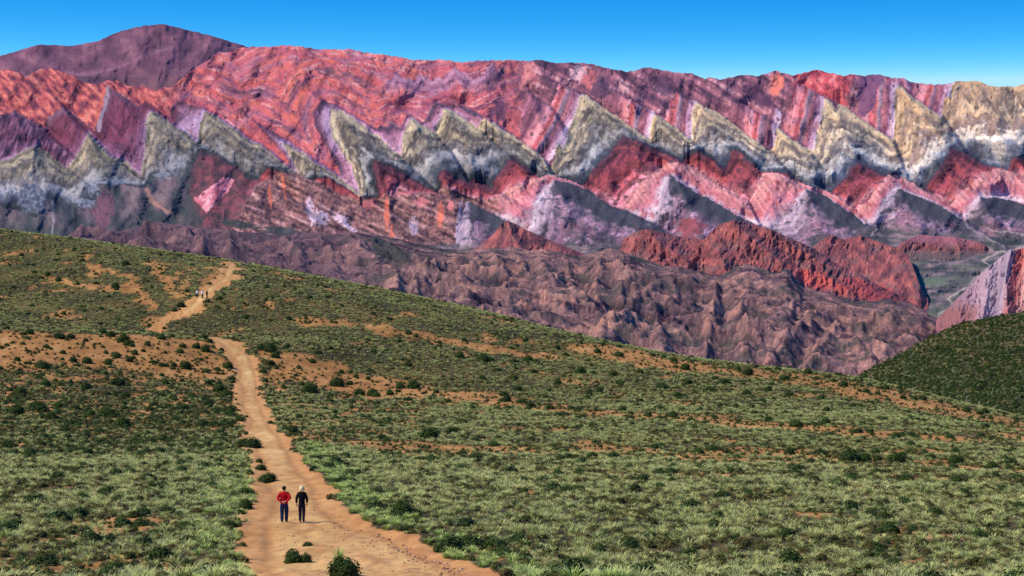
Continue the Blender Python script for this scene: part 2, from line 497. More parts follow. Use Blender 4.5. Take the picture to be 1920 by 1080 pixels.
def build_range():
    X, Y = sheet(SKY_M, 640.0, -330, 2250, 1640, 370, 1.2, 3)
    # --- relief
    sw = blur(half(lambda x, y: saw_relief(x, y, CRESTS), X, Y), 5)
    roof = half(lambda x, y: (lambda dv, ds_: dv / (dv + ds_ + 0.5))(np.minimum(dist_segs(x, y, CRESTS), 120), dist_segs(x, y, SPINES)), X, Y)
    roof = blur(roof, 9)
    D = mdepth(Y)
    mount = sstep(520, 430, Y)
    hiw = sstep(0, 60, Y - interp_line(SKY_M, X[0])[None, :])
    qb = X * 0.83 - Y * 0.56
    wx, wy = X + 14 * fbm(X / 40, Y / 40, 3, 7), Y + 14 * fbm(X / 40, Y / 40, 3, 9)
    gul = ridged((wx * 0.62 - wy * 0.78) / 26, (wx * 0.78 + wy * 0.62) / 95, 4, 11)
    gul2 = ridged((wx * 0.85 + wy * 0.5) / 9, (wy * 0.85 - wx * 0.5) / 30, 3, 31)
    fine = fbm(X / 4.5, Y / 6.0, 3, 51)
    soft = fbm((X + 0.5 * Y) / 70, (Y - 0.5 * X) / 130, 3, 13)
    rough = 0.55 + 0.9 * sstep(-0.2, 0.4, fbm(X / 60, Y / 50, 3, 15))
    D = D - mount * ((54 * (sw - 0.5) + 58 * (roof - 0.5)) * (0.3 + 0.7 * hiw) + 34 * soft + (17 - 5 * hiw) * (gul - 0.5) + rough * (2.6 * (gul2 - 0.5) + 1.2 * fine)) - (1 - mount) * (30 * fbm(X / 60, Y / 22, 4, 61) + 3 * fine)

    D = no_overhang(D, 0.4)

    # --- strata coordinates
    WX = X + 3.0 * fbm(X / 20, Y / 20, 4, 71) + 1.0 * fbm(X / 4, Y / 4, 2, 73)
    WY = Y + 3.0 * fbm(X / 20, Y / 20, 4, 81) + 1.0 * fbm(X / 4, Y / 4, 2, 83)
    b = {}
    d = {}
    for k, ln in (('m1', KM1), ('0', K0), ('2', K2), ('3', K3), ('4', K4)):
        b[k] = below_mask(WX, WY, ln)
        d[k] = half(lambda x, y: dist_line(x, y, ln), WX, WY)
    thick = np.exp(0.55 * fbm(X / 75, Y / 60, 3, 301))
    zr = half(lambda x, y: dist_line(x, y, ZR), WX, WY)
    zr = 34 + np.where(below_mask(WX, WY, ZR), zr, -zr)
    far = sstep(1780, 1800, X)
    d['0'] = d['0'] * (1 - far) + zr * far
    tt = lambda a, c: d[a] / (d[a] + d[c] + 1e-3)
    # bedding lines: noise that runs along the strata
    along = (X + 0.6 * Y) / 70

    def beds(dist, f, seed):
        return fbm(dist / f + 0.25 * fbm(X / 14, Y / 14, 3, seed + 5), along * 0.6, 3, seed)
    hsh = np.random.default_rng(99).random(4096).astype(F32)

    def layers(dist, p, seed, fade=True):
        """crisp thin beds: every bed has a tone of its own, -1..1"""
        q = dist / p + 0.9 * perlin(dist / (p * 4.5), along * 0.15, seed) + 0.22 * fbm(X / 9, Y / 9, 3, seed + 2)
        i = np.floor(q)
        f = q - i
        a_, b_ = hsh[(i.astype(int) + seed * 37) % 4096], hsh[(i.astype(int) + 1 + seed * 37) % 4096]
        w_ = sstep(0.72, 1.0, f)
        v_ = (a_ * (1 - w_) + b_ * w_) * 2 - 1
        return v_ * (0.45 + 0.75 * sstep(-0.25, 0.3, fbm(X / 40, Y / 34, 3, seed + 4))) if fade else v_
    n_big = fbm(X / 48, Y / 38, 4, 101)
    n_mid = fbm(X / 17, Y / 15, 4, 111)
    n_sm = fbm(X / 6.5, Y / 6.5, 3, 121)
    n_v = fbm((X + 0.28 * Y) / 6.5, (Y - 0.1 * X) / 46, 4, 133)                    # streaks along the steep limbs
    n_st = fbm((X * 0.83 + Y * 0.56) / 7, (Y * 0.83 - X * 0.56) / 40, 4, 131)    # streaks down the faces

    # ---------- above the lilac line
    dz1 = half(lambda x, y: dist_line(x, y, Z1), WX, WY)
    z1b = below_mask(WX, WY, Z1)
    sz = np.where(z1b, dz1, -dz1)
    bz = layers(sz, 9.0, 45) * 0.45 + 0.3 * beds(sz, 12.0, 145)
    bm = layers(d['m1'], 8.0, 47) * 0.5 + 0.25 * beds(d['m1'], 9, 147)
    kk = sstep(110, 60, d['m1']) * sstep(330, 380, X) * sstep(760, 700, X)
    bz = bz * (1 - kk) + bm * kk
    st = np.clip(0.5 + 1.05 * bz, 0, 1)
    red = ramp(st * 0.85 + 0.15 * (n_sm + 0.5), [(0.0, (116, 58, 82)), (0.2, (166, 74, 92)), (0.42, (194, 88, 98)), (0.65, (206, 98, 102)), (0.85, (218, 112, 104)), (1, (230, 158, 156))])
    red = mixc(red, (104, 60, 82), kk * sstep(0.1, 0.35, bm) * 0.75)
    red = mixc(red, (226, 96, 76), kk * sstep(-0.1, -0.3, bm) * 0.6)
    red = mixc(red, (112, 62, 84), sstep(0.3, 0.6, n_mid + 0.5 * n_big + 0.3 * sstep(10, 70, sz) - 0.1) * 0.5 * z1b)
    scoord = np.where(kk > 0.5, d['m1'], sz)
    nb1, nb2, nb3 = fbm(scoord / 10, along * 1.3, 4, 141), fbm(scoord / 14, along * 1.1, 4, 143), fbm(scoord / 6, along * 2.0, 3, 149)
    red = mixc(red, (224, 112, 90), sstep(0.12, 0.45, nb1) * 0.6)
    red = mixc(red, (160, 100, 128), sstep(0.12, 0.45, nb2 + 0.08 * (sz < 0)) * 0.55)
    red = mixc(red, (232, 166, 162), sstep(0.3, 0.5, nb3) * 0.55)
    red = mixc(red, (112, 62, 84), sstep(0.28, 0.5, -nb1) * 0.6)
    dz3 = half(lambda x, y: dist_line(x, y, Z3), WX, WY)
    z3m = below_mask(WX, WY, Z3) & (X > 642) & (X < 925)
    lil = z3m * sstep(30, 12, dz3) * sstep(700, 745, X)
    red = mixc(red, ramp(np.sin(dz3 / 2.6 + n_sm) * 0.5 + 0.5, [(0, (150, 92, 120)), (1, (186, 132, 158))]), lil * 0.85)
    orange = ramp(fbm((X + Y) / 30, (Y - X) / 14, 5, 151) + 0.5, [(0.0, (112, 54, 74)), (0.3, (158, 68, 76)), (0.6, (194, 88, 84)), (1.0, (220, 122, 108))])
    dia = fbm((Y - 0.62 * X) / 20, (X + 0.62 * Y) / 90, 4, 137)
    purp = ramp(0.5 + n_v * 0.3 + dia * 0.75 + 0.15 * n_sm, [(0, (80, 52, 74)), (0.3, (116, 70, 90)), (0.55, (144, 86, 102)), (0.8, (176, 106, 116)), (1, (206, 148, 154))])
    purp = mixc(purp, (78, 50, 72), sstep(0.2, 0.5, fbm((Y - 0.66 * X) / 8, (X + 0.66 * Y) / 60, 4, 139)) * 0.6)  # gully shade painted in as dark diagonal streaks
    up = mixc(orange, red, sstep(300, 345, X))
    up = mixc(up, purp, sstep(925, 1010, X + 26 * n_big))
    r2 = ramp(0.5 + n_mid * 0.7 + 0.3 * n_st, [(0, (138, 56, 74)), (0.4, (196, 74, 84)), (0.7, (212, 92, 96)), (1, (226, 140, 144))])
    up = mixc(up, r2, sstep(1478, 1496, X + 6 * n_mid) * sstep(1606, 1596, X + (Y - 140) * 0.25 + 5 * n_mid))
    up = mixc(up, (226, 116, 98), blob(X, Y, 1455, 158, 13, 24, 1, 0.4, 0.2))
    up = mixc(up, (232, 176, 178), blob(X, Y, 1085, 135, 20, 15, 2, 0.7, -0.6) * 0.85)
    up = mixc(up, (214, 120, 116), blob(X, Y, 990, 145, 12, 32, 3, 0.6, 0.25) * 0.8)
    up = mixc(up, (202, 96, 96), blob(X, Y, 1105, 150, 14, 20, 3, 0.6) * 0.7)
    up = mixc(up, (92, 60, 86), blob(X, Y, 1128, 165, 18, 22, 3, 0.6, 0.4) * 0.8)
    up = mixc(up, (86, 58, 84), blob(X, Y, 1240, 160, 20, 20, 4, 0.6, 0.4) * 0.8)
    up = mixc(up, (84, 52, 80), blob(X, Y, 1420, 180, 32, 14, 4, 0.6, 0.5) * 0.7)
    up = mixc(up, (92, 52, 80), blob(X, Y, 940, 208, 24, 20, 5, 0.8) * 0.85)
    up = mixc(up, (98, 66, 92), blob(X, Y, 925, 145, 18, 24, 6, 0.8, 0.6) * 0.7)
    up = mixc(up, (196, 84, 84), blob(X, Y, 960, 235, 16, 40, 6, 0.6) * 0.6)
    strp = ramp(np.sin((X - 0.12 * (Y - 150)) / 3.1 + 2.5 * fbm(X / 20, Y / 60, 2, 161)) * 0.5 + 0.5, [(0, (138, 88, 118)), (0.45, (168, 108, 138)), (0.8, (196, 128, 148)), (1, (222, 152, 164))])
    strp = mixc(strp, (206, 98, 112), sstep(0.25, 0.5, fbm((X - 0.12 * Y) / 16, Y / 90, 2, 163)) * 0.7)
    up = mixc(up, (122, 74, 106), sstep(1606, 1614, X + 4 * n_mid) * sstep(1668, 1650, X))
    up = mixc(up, strp, sstep(1650, 1690, X + 4 * n_mid))

    # ---------- lilac and pink striped beds
    t = np.clip(tt('m1', '0') + 0.06 * n_mid, 0, 1)
    left_limbs = [((1030, 300), (1048, 268)), ((1057, 277), (1092, 178)), ((1218, 255), (1226, 212)), ((1296, 262), (1304, 194)), ((1453, 277), (1458, 240)), ((1526, 281), (1547, 182)), ((1674, 263), (1681, 160)), ((1767, 219), (1787, 155))]
    dL = limb_offset(WX, WY, left_limbs)
    tr = np.clip(1 - dL / 72, 0, 1)
    t = t * (1 - sstep(960, 985, X)) + tr * sstep(960, 985, X)
    bd = beds(np.where(X > 970, dL, d['0']), 4.2, 171)
    ft = np.clip(t + 0.07 * bd, 0, 1)
    s_left = [(0, (120, 84, 104)), (0.2, (112, 52, 74)), (0.6, (124, 58, 82)), (0.85, (140, 84, 118)), (1, (152, 112, 140))]
    s_lil = [(0, (112, 62, 82)), (0.25, (150, 98, 126)), (0.6, (172, 130, 166)), (1, (186, 150, 178))]
    s_mid = [(0, (150, 112, 136)), (0.2, (96, 68, 94)), (0.5, (170, 106, 134)), (1, (200, 150, 178))]
    s_pk = [(0, (146, 84, 104)), (0.1, (196, 116, 128)), (0.2, (206, 122, 128)), (0.3, (216, 142, 148)), (0.38, (192, 84, 96)), (0.5, (208, 104, 106)), (0.56, (158, 128, 146)),
            (0.64, (118, 84, 104)), (0.7, (198, 114, 124)), (0.8, (156, 88, 112)), (0.88, (196, 140, 164)), (1, (212, 182, 196))]
    lilc = xramp(ft, X, [(320, s_left), (345, s_lil), (600, s_lil), (650, s_mid), (950, s_mid), (985, s_pk)])
    lilc = mixc(lilc, (122, 72, 94), sstep(0.2, 0.5, n_mid + 0.4 * n_v) * 0.5)
    lilc = lilc * (1 + 0.12 * n_v[..., None] + 0.2 * layers(np.where(X > 970, dL, d['0']), 6.5, 53)[..., None] + 0.1 * bd[..., None] + 0.08 * n_sm[..., None])

    # ---------- cream, olive, grey and white chevrons
    t = np.clip(tt('0', '2') ** 0.78 * (0.8 + 0.22 * thick) + 0.05 * n_mid + 0.09 * n_big + 0.05 * n_v - 0.03, 0, 1)
    bd = beds(d['0'], 5.0, 181)
    ft = np.clip(t + 0.04 * bd, 0, 1)
    pos = (0, 0.10, 0.20, 0.24, 0.33, 0.37, 0.45, 0.49, 0.60, 0.64, 0.78, 0.83, 0.92, 1.0)
    c_left = list(zip(pos, ((158, 142, 128), (186, 168, 138), (188, 168, 138), (124, 114, 108), (128, 118, 112), (180, 162, 138), (172, 156, 138), (112, 108, 112), (124, 118, 122), (166, 160, 164), (150, 148, 156), (92, 94, 106), (62, 68, 78), (58, 62, 70))))
    c_mid = list(zip(pos, ((206, 182, 154), (222, 194, 152), (204, 178, 142), (108, 96, 92), (122, 108, 102), (188, 166, 138), (176, 156, 134), (94, 88, 92), (110, 104, 108), (178, 170, 166), (156, 152, 158), (88, 92, 104), (54, 62, 76), (50, 54, 68))))
    c_right = list(zip(pos, ((224, 186, 150), (226, 190, 146), (210, 174, 132), (136, 114, 104), (150, 128, 114), (220, 192, 156), (206, 180, 152), (112, 100, 102), (136, 124, 124), (194, 182, 172), (170, 166, 170), (92, 98, 112), (58, 64, 80), (54, 56, 72))))
    c_far = list(zip(pos, ((208, 156, 118), (218, 170, 122), (210, 162, 118), (162, 128, 108), (188, 146, 114), (222, 184, 144), (206, 162, 124), (146, 114, 100), (140, 110, 102), (214, 192, 168), (188, 172, 160), (124, 126, 138), (72, 74, 90), (66, 68, 84))))
    crm = xramp(ft, X, [(330, c_left), (620, c_mid), (1040, c_mid), (1320, c_right), (1640, c_right), (1700, c_far)])
    crm = mixc(crm, (232, 214, 184), sstep(0.28, 0.55, n_st + 0.3 * n_sm) * 0.3 * sstep(0.05, 0.2, t) * sstep(0.9, 0.6, t))
    crm = mixc(crm, (92, 84, 84), sstep(0.15, 0.45, fbm(X / 14, Y / 20, 4, 191) - 0.3 * n_st) * 0.4 * sstep(0.1, 0.3, t))
    crm = crm * (1 + (0.24 * layers(d['0'], 9, 58) + 0.18 * layers(d['0'], 5, 56))[..., None] + 0.08 * bd[..., None] + 0.05 * n_sm[..., None])
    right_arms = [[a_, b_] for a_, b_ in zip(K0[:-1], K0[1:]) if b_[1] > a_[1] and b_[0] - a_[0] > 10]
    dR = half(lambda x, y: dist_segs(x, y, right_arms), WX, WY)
    crm = mixc(crm, (216, 190, 158), sstep(0.18, 0.42, n_v) * 0.3 * sstep(0.75, 0.5, t))
    crm = mixc(crm, (200, 194, 194), sstep(0.15, 0.4, fbm(X / 11, Y / 13, 4, 193)) * sstep(0.4, 0.55, t) * sstep(0.95, 0.85, t) * 0.35)
    crm = mixc(crm, (104, 92, 88), sstep(0.2, 0.45, -n_v) * 0.35 * sstep(0.1, 0.25, t))
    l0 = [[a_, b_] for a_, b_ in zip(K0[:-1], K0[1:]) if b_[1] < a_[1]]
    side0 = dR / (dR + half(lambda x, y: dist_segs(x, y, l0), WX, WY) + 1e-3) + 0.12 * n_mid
    crm = mixc(crm, ramp(0.5 + n_sm + 0.6 * n_mid, [(0, (78, 72, 74)), (0.5, (112, 104, 98)), (1, (158, 146, 132))]), sstep(0.55, 0.36, side0) * sstep(6, 11, dR) * sstep(1360, 1240, X) * 0.4)  # right halves darkened in the colour, as faces turned from the sun
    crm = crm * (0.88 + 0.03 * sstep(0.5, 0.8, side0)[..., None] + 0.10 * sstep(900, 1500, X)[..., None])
    edge = sstep(8, 3, dR + 2 * n_sm) * sstep(600, 640, X) * sstep(1780, 1750, X)
    crm = mixc(crm, (222, 194, 150), edge * 0.75)

    # ---------- red bodies inside the chevrons; scree fans in the west
    t = np.clip(tt('2', '3') + 0.10 * n_mid, 0, 1)
    rd = ramp(t + 0.25 * n_st, [(0, (84, 52, 70)), (0.12, (104, 52, 66)), (0.3, (148, 62, 72)), (0.6, (170, 72, 80)), (0.8, (190, 100, 110)), (1, (210, 138, 146))])
    rd = mixc(rd, (96, 48, 66), sstep(0.1, 0.45, n_mid + 0.5 * n_st) * 0.75)
    rd = mixc(rd, (204, 92, 84), sstep(0.25, 0.6, fbm(X / 18, Y / 14, 3, 201)) * 0.5)
    rd = mixc(rd, (94, 50, 64), sstep(960, 900, X) * sstep(640, 690, X) * sstep(0.6, 0.1, t) * 0.7)
    scree = ramp(fbm(X / 40, Y / 60, 4, 211) + 0.5, [(0, (58, 64, 70)), (0.4, (76, 74, 80)), (0.65, (104, 84, 94)), (1, (126, 104, 106))])
    scree = mixc(scree, (54, 64, 66), sstep(390, 440, Y + 16 * n_big) * 0.65)
    scree = mixc(scree, (128, 72, 92), blob(X, Y, 195, 395, 20, 34, 4, 0.7, 0.2) * 0.7)
    scree = mixc(scree, (168, 116, 104), sstep(6, 2, half(lambda x, y: dist_line(x, y, [(273, 355), (285, 375), (310, 395), (330, 405), (352, 418)]), WX, WY)) * 0.9)
    scree = mixc(scree, (148, 138, 142), sstep(3.5, 1.2, half(lambda x, y: dist_line(x, y, [(88, 352), (98, 365), (100, 400), (98, 440)]), WX, WY)) * 0.8)
    scree = mixc(scree, (36, 42, 46), sstep(5, 2, half(lambda x, y: dist_line(x, y, [(142, 390), (144, 405), (142, 425), (138, 445)]), WX, WY)) * 0.7)
    rd = rd * (0.95 + 0.24 * layers(d['2'], 8, 59)[..., None])
    rd = mixc(rd, ramp(0.5 + n_mid, [(0, (62, 54, 60)), (1, (142, 72, 80))]), sstep(500, 440, X) * 0.85)
    low = mixc(scree, rd, sstep(350, 362, X))

    # ---------- pink crenulated beds, brown crags in the west
    t = np.clip(tt('3', '4') + 0.14 * n_mid + 0.12 * n_big, 0, 1)
    cren = np.sin((qb) / 1.55 + 3.0 * n_mid)
    pk = ramp(np.clip(t + 0.08 * n_sm, 0, 1), [(0, (226, 148, 142)), (0.35, (228, 140, 144)), (0.6, (214, 118, 130)), (0.8, (206, 150, 166)), (1, (222, 196, 204))])
    pk = pk * (1 + 0.09 * cren[..., None] * sstep(0.7, 0.4, t)[..., None])
    pk = mixc(pk, (176, 70, 78), sstep(0.3, 0.6, fbm(X / 18, Y / 22, 3, 221)) * 0.5)
    crag = ramp(0.5 + 0.35 * n_sm + 0.6 * fbm((Y - X * 0.45) / 8, (X + 0.45 * Y) / 50, 4, 231), [(0, (58, 40, 52)), (0.3, (112, 72, 74)), (0.6, (148, 98, 94)), (0.85, (176, 124, 116)), (1, (198, 148, 140))])
    for cx, cy, rx, ry, an in ((506, 366, 4, 22, -0.1), (532, 350, 3, 26, -0.15), (440, 362, 9, 16, 0.1), (725, 398, 5, 34, 0.03), (826, 402, 6, 24, 0.05), (735, 440, 4, 20, 0)):
        crag = mixc(crag, (214, 104, 82), blob(X, Y, cx, cy, rx, ry, 7, 0.4, an) * 0.9)
    for cx, cy, rx, ry, an in ((584, 398, 9, 26, -0.3), (602, 408, 16, 12, 0.5), (640, 410, 16, 8, 0.6), (776, 424, 9, 16, -0.1), (860, 412, 4, 34, 0.12), (660, 430, 24, 4, 0.5)):
        crag = mixc(crag, (206, 174, 190), blob(X, Y, cx, cy, rx, ry, 8, 0.7, an) * 0.85)
    for cx, cy, rx, ry in ((690, 382, 16, 9), (790, 378, 14, 8), (845, 385, 6, 10), (760, 362, 18, 5)):
        crag = mixc(crag, (214, 112, 118), blob(X, Y, cx, cy, rx, ry, 9, 0.6) * 0.8)
    pk = pk * (0.97 + 0.2 * layers(d['3'], 8.5, 61)[..., None])
    crag = crag * (1 + 0.2 * layers((Y - X * 0.5) * 0.9, 6, 63)[..., None])
    pink = mixc(crag, pk, sstep(905, 960, X + 14 * n_mid))

    # ---------- slate and mauve cores
    t = np.clip(d['4'] * thick / 75 + 0.22 * n_mid + 0.1 * n_big, 0, 1.6)
    sl = ramp(t + 0.12 * beds(d['4'], 6, 241), [(0, (110, 96, 108)), (0.08, (72, 68, 82)), (0.25, (84, 74, 92)), (0.38, (118, 90, 106)), (0.5, (146, 106, 122)), (0.62, (96, 74, 90)), (0.8, (132, 90, 106)), (1.0, (98, 78, 92)), (1.4, (92, 82, 88))])
    sl = sl * (1 + 0.26 * layers(d['4'], 9, 65)[..., None])
    sl = mixc(sl, (208, 156, 186), sstep(0.28, 0.55, fbm((X * 0.6 + Y) / 13, (X - 0.6 * Y) / 34, 4, 251)) * sstep(0.2, 0.45, t) * 0.75)
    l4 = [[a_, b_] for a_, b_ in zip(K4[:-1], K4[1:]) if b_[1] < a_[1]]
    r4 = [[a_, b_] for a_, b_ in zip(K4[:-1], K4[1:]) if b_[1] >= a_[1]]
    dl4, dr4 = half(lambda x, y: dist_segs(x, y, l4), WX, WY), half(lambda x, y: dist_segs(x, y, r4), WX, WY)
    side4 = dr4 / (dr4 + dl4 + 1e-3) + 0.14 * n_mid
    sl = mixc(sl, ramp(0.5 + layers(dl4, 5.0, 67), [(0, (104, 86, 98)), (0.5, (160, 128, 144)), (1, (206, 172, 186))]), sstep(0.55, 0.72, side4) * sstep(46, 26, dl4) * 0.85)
    sl = mixc(sl, (66, 66, 76), sstep(0.50, 0.30, side4) * sstep(44, 26, dr4 + 10 * n_mid) * 0.85)  # slate rock on the right sides, with their shade painted in
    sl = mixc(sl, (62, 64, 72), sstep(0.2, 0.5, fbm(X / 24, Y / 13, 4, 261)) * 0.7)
    sl = mixc(sl, (146, 66, 76), blob(X, Y, 1295, 425, 26, 18, 3, 0.6) * 0.8)

    C = up
    C = np.where(b['m1'][..., None], lilc, C)
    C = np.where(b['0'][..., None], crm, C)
    C = np.where(b['2'][..., None], low, C)
    C = np.where((b['3'] & (WX > 395))[..., None], pink, C)
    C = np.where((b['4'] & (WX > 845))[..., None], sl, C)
    # ---------- single bodies
    C = mixc(C, ramp(n_sm + 0.5, [(0, (60, 66, 84)), (1, (112, 118, 136))]), blob(WX, WY, 60, 372, 30, 30, 2, 0.4) * 0.9)
    for cx, cy, rx, ry in ((215, 340, 30, 7), (160, 380, 18, 9), (305, 330, 14, 7), (175, 352, 10, 14)):
        C = mixc(C, (136, 140, 156), blob(X, Y, cx, cy, rx, ry, 12, 0.9) * 0.75)
    pp = poly_mask(WX, WY, [(362, 373), (420, 332), (438, 337), (427, 360), (405, 378), (387, 399)])
    C = np.where(pp[..., None], ramp(0.5 + n_mid + 0.3 * n_st, [(0, (190, 88, 104)), (0.5, (214, 118, 132)), (1, (232, 160, 170))]), C)
    C = mixc(C, (60, 66, 70), blob(X, Y, 362, 395, 34, 34, 13, 0.4, 0.5) * sstep(372, 360, X - 0.5 * (Y - 385)) * 0.8)
    for cx, cy, rx, ry in ((445, 420, 40, 7), (540, 436, 50, 9), (310, 425, 50, 12), (470, 332, 16, 5), (525, 318, 18, 6)):
        C = mixc(C, (54, 62, 64), blob(X, Y, cx, cy, rx, ry, 14, 0.6, 0.15) * 0.85)
    m = poly_mask(WX, WY, [(-100, 300), (-100, 225), (27, 212), (80, 245), (130, 290), (122, 312), (65, 272), (0, 298)])
    C = np.where(m[..., None], ramp(0.5 + 0.9 * fbm((X + 0.4 * Y) / 8, (Y - 0.4 * X) / 36, 4, 271), [(0, (46, 30, 54)), (0.4, (86, 50, 78)), (0.7, (124, 76, 104)), (1, (150, 108, 130))]), C)
    gs = sstep(5, 2.5, half(lambda x, y: dist_line(x, y, [(203, 164), (197, 200), (188, 225), (186, 245)]), WX, WY))
    C = mixc(C, (158, 132, 146), gs * 0.9)
    gs = sstep(4, 2, half(lambda x, y: dist_line(x, y, [(195, 165), (188, 200), (178, 235)]), WX, WY))
    C = mixc(C, (196, 92, 72), gs * 0.7)
    # dark specks with a shape of their own, scattered by noise
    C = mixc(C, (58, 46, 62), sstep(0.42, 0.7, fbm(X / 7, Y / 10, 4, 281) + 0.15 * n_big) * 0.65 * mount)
    # ---------- valley floor
    vf = sstep(420, 442, Y - 0.06 * (X - 1700) + 9 * n_mid) * sstep(1590, 1640, X)
    vf = np.maximum(vf, sstep(452, 468, Y + 6 * n_mid))
    val = ramp(0.5 + fbm(X / 40, Y / 10, 5, 291), [(0, (62, 66, 68)), (0.4, (90, 84, 88)), (0.7, (116, 100, 104)), (1, (142, 116, 118))])
    val = mixc(val, (88, 94, 80), sstep(0.1, 0.5, fbm(X / 50, Y / 16, 4, 301) + 0.2) * 0.65 * sstep(470, 500, Y))
    val = mixc(val, (100, 112, 94), blob(X, Y, 1750, 528, 36, 10, 3, 0.5) * 0.9)
    val = mixc(val, (52, 62, 62), blob(X, Y, 1890, 452, 26, 9, 5, 0.5) * 0.9)
    val = mixc(val, (52, 60, 62), blob(X, Y, 1820, 545, 30, 6, 5, 0.6, -0.4) * 0.8)
    C = mixc(C, val, vf)
    rv = dist_line(WX, WY, [(1925, 462), (1870, 474), (1842, 487), (1852, 497), (1862, 500), (1840, 512), (1810, 540), (1778, 560), (1788, 572), (1770, 584), (1760, 592)])
    C = mixc(C, (176, 156, 144), sstep(2.8, 1.2, rv + n_sm) * 0.8)
    for ln in ([(1808, 412), (1815, 425), (1850, 445), (1885, 465)], [(1632, 442), (1645, 428), (1620, 405)], [(1850, 430), (1920, 440)]):
        C = mixc(C, (172, 148, 142), sstep(2.0, 0.8, dist_line(WX, WY, ln) + 0.5 * n_sm) * 0.75)
    C = C * 0.88 + C.mean(-1, keepdims=True) * 0.12
    C = np.clip(C, 8, 250)
    P = pix(X, Y, D)
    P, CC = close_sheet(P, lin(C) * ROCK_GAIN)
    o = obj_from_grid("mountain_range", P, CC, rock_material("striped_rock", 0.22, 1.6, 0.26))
    structure(o)
    o["label"] = "mountain range of zigzag pink, red, cream and grey rock strata"
    return o


build_range()


def hill(name, top, bottom, x0, x1, nx, ny, dtop, dbot, crests, amp, w, colfn, mat, seed, jag=1.0, label=None, gul=(20, 60, 18), fine=2.0, onM=None, back=0.16, steep=0.7):
    X, Y = sheet(top, bottom, x0, x1, nx, ny, jag, seed)
    v = np.linspace(0, 1, ny)[:, None]
    D = (dtop + (dbot - dtop) * v + 0 * X).astype(F32)
    if onM is not None:                      # stands on the slope of the range
        D = mdepth(Y) - onM * np.sin(np.pi * np.clip(v * 0.5 + 0.5, 0, 1)) * sstep(0, 20, np.minimum(X - x0, x1 - X)) + 14 * v
    r = half(lambda x, y: tent(x, y, crests, w), X, Y) if crests else np.zeros(X.shape, F32)
    X0, Y0 = X, Y
    X, Y = X + gul[0] * 0.4 * fbm(X0 / gul[0], Y0 / gul[0], 3, seed + 21), Y + gul[0] * 0.4 * fbm(X0 / gul[0], Y0 / gul[0], 3, seed + 23)
    g = ridged((X * 0.92 + Y * 0.38) / gul[0], (Y * 0.92 - X * 0.38) / gul[1], 4, seed + 1)
    g2 = ridged((X * 0.92 - Y * 0.3) / (gul[0] * 0.4), (Y * 0.92 + X * 0.3) / (gul[1] * 0.4), 3, seed + 9)
    X, Y = X0, Y0
    f = fbm(X / 5, Y / 6, 3, seed + 2)
    D = D - amp * r - gul[2] * (g - 0.5) - gul[2] * 0.4 * (g2 - 0.5) - fine * f
    D = no_overhang(D, steep * float(np.mean(Y[-1] - Y[0])) / ny * dbot / FPX)
    C = np.clip(colfn(X, Y, r, g, g2), 8, 250)
    C = C * 0.92 + C.mean(-1, keepdims=True) * 0.08
    P = pix(X, Y, D)
    P, CC = close_sheet(P, lin(C) * ROCK_GAIN, back)
    o = obj_from_grid(name, P, CC, mat)
    structure(o)
    if label:
        o["label"] = label
    return o


# ------------------------------------------------------------------ the purple peak behind
SKY_P = [(-420, 175), (-200, 150), (-90, 128), (0, 105), (30, 96), (70, 84), (100, 84), (130, 87), (180, 78), (230, 57), (270, 48), (305, 45), (340, 53), (400, 68), (440, 80), (465, 88), (520, 101), (600, 118), (700, 140)]


def col_peak(X, Y, r, g, g2):
    n = fbm(X / 40, Y / 30, 5, 401)
    C = ramp(0.5 + 0.7 * n, [(0, (82, 52, 70)), (0.5, (112, 70, 90)), (1, (144, 94, 106))])
    C = mixc(C, (112, 74, 84), sstep(120, 160, Y + 20 * n) * sstep(150, 260, X) * 0.7)
    C = mixc(C, (176, 122, 140), sstep(5, 1.5, dist_line(X, Y, [(330, 88), (280, 100), (230, 122), (190, 135), (150, 140), (120, 136)]) + 5 * n) * 0.3)
    C = mixc(C, (74, 52, 70), blob(X, Y, 180, 150, 60, 9, 3, 0.5) * 0.6)
    return C


hill("distant_peak", SKY_P, 240.0, -400, 680, 460, 120, 7600, 6400, [[(305, 45), (260, 80), (200, 120), (150, 160)], [(305, 45), (330, 80), (300, 130), (290, 180)], [(180, 78), (130, 110), (60, 150)], [(70, 84), (20, 120)], [(400, 68), (380, 110), (330, 150)]],
     95, 32, col_peak, rock_material("purple_rock", 0.12, 2.5, 0.3), 41, 0.8, "rounded purple peak behind the red ridge", (34, 70, 34), 2.0, steep=-50)

# ------------------------------------------------------------------ red foothills in front of the range
RED_MAT = rock_material("red_clay", 0.3, 1.2, 0.35)


def col_red(X, Y, r, g, g2):
    n = fbm(X / 22, Y / 20, 5, 431)
    s = fbm((X * 0.86 + Y * 0.5) / 6, (Y * 0.86 - X * 0.5) / 40, 4, 433)
    C = ramp(0.5 + 0.5 * n + 0.4 * s, [(0, (84, 46, 56)), (0.35, (122, 60, 64)), (0.65, (148, 70, 68)), (1, (176, 92, 82))])
    C = mixc(C, (116, 80, 82), sstep(0.1, 0.5, fbm(X / 40, Y / 20, 4, 437)) * 0.6)
    C = mixc(C, (66, 46, 54), sstep(0.3, 0.55, fbm(X / 7, Y / 15, 4, 439)) * 0.6)
    C = C * 1.10
    return C * 0.86 + C.mean(-1, keepdims=True) * 0.14


def col_red_bright(X, Y, r, g, g2):
    C = col_red(X, Y, r, g, g2)
    n = fbm(X / 26, Y / 14, 4, 441)
    C = mixc(C, (204, 84, 76), blob(X, Y, 1530, 525, 50, 16, 3, 0.6, 0.35) * 0.7)
    C = mixc(C, (186, 70, 68), blob(X, Y, 1630, 545, 60, 18, 3, 0.6, 0.35) * 0.6)
    C = mixc(C, (196, 128, 110), sstep(0.3, 0.6, n) * sstep(470, 500, Y) * 0.4)
    return C


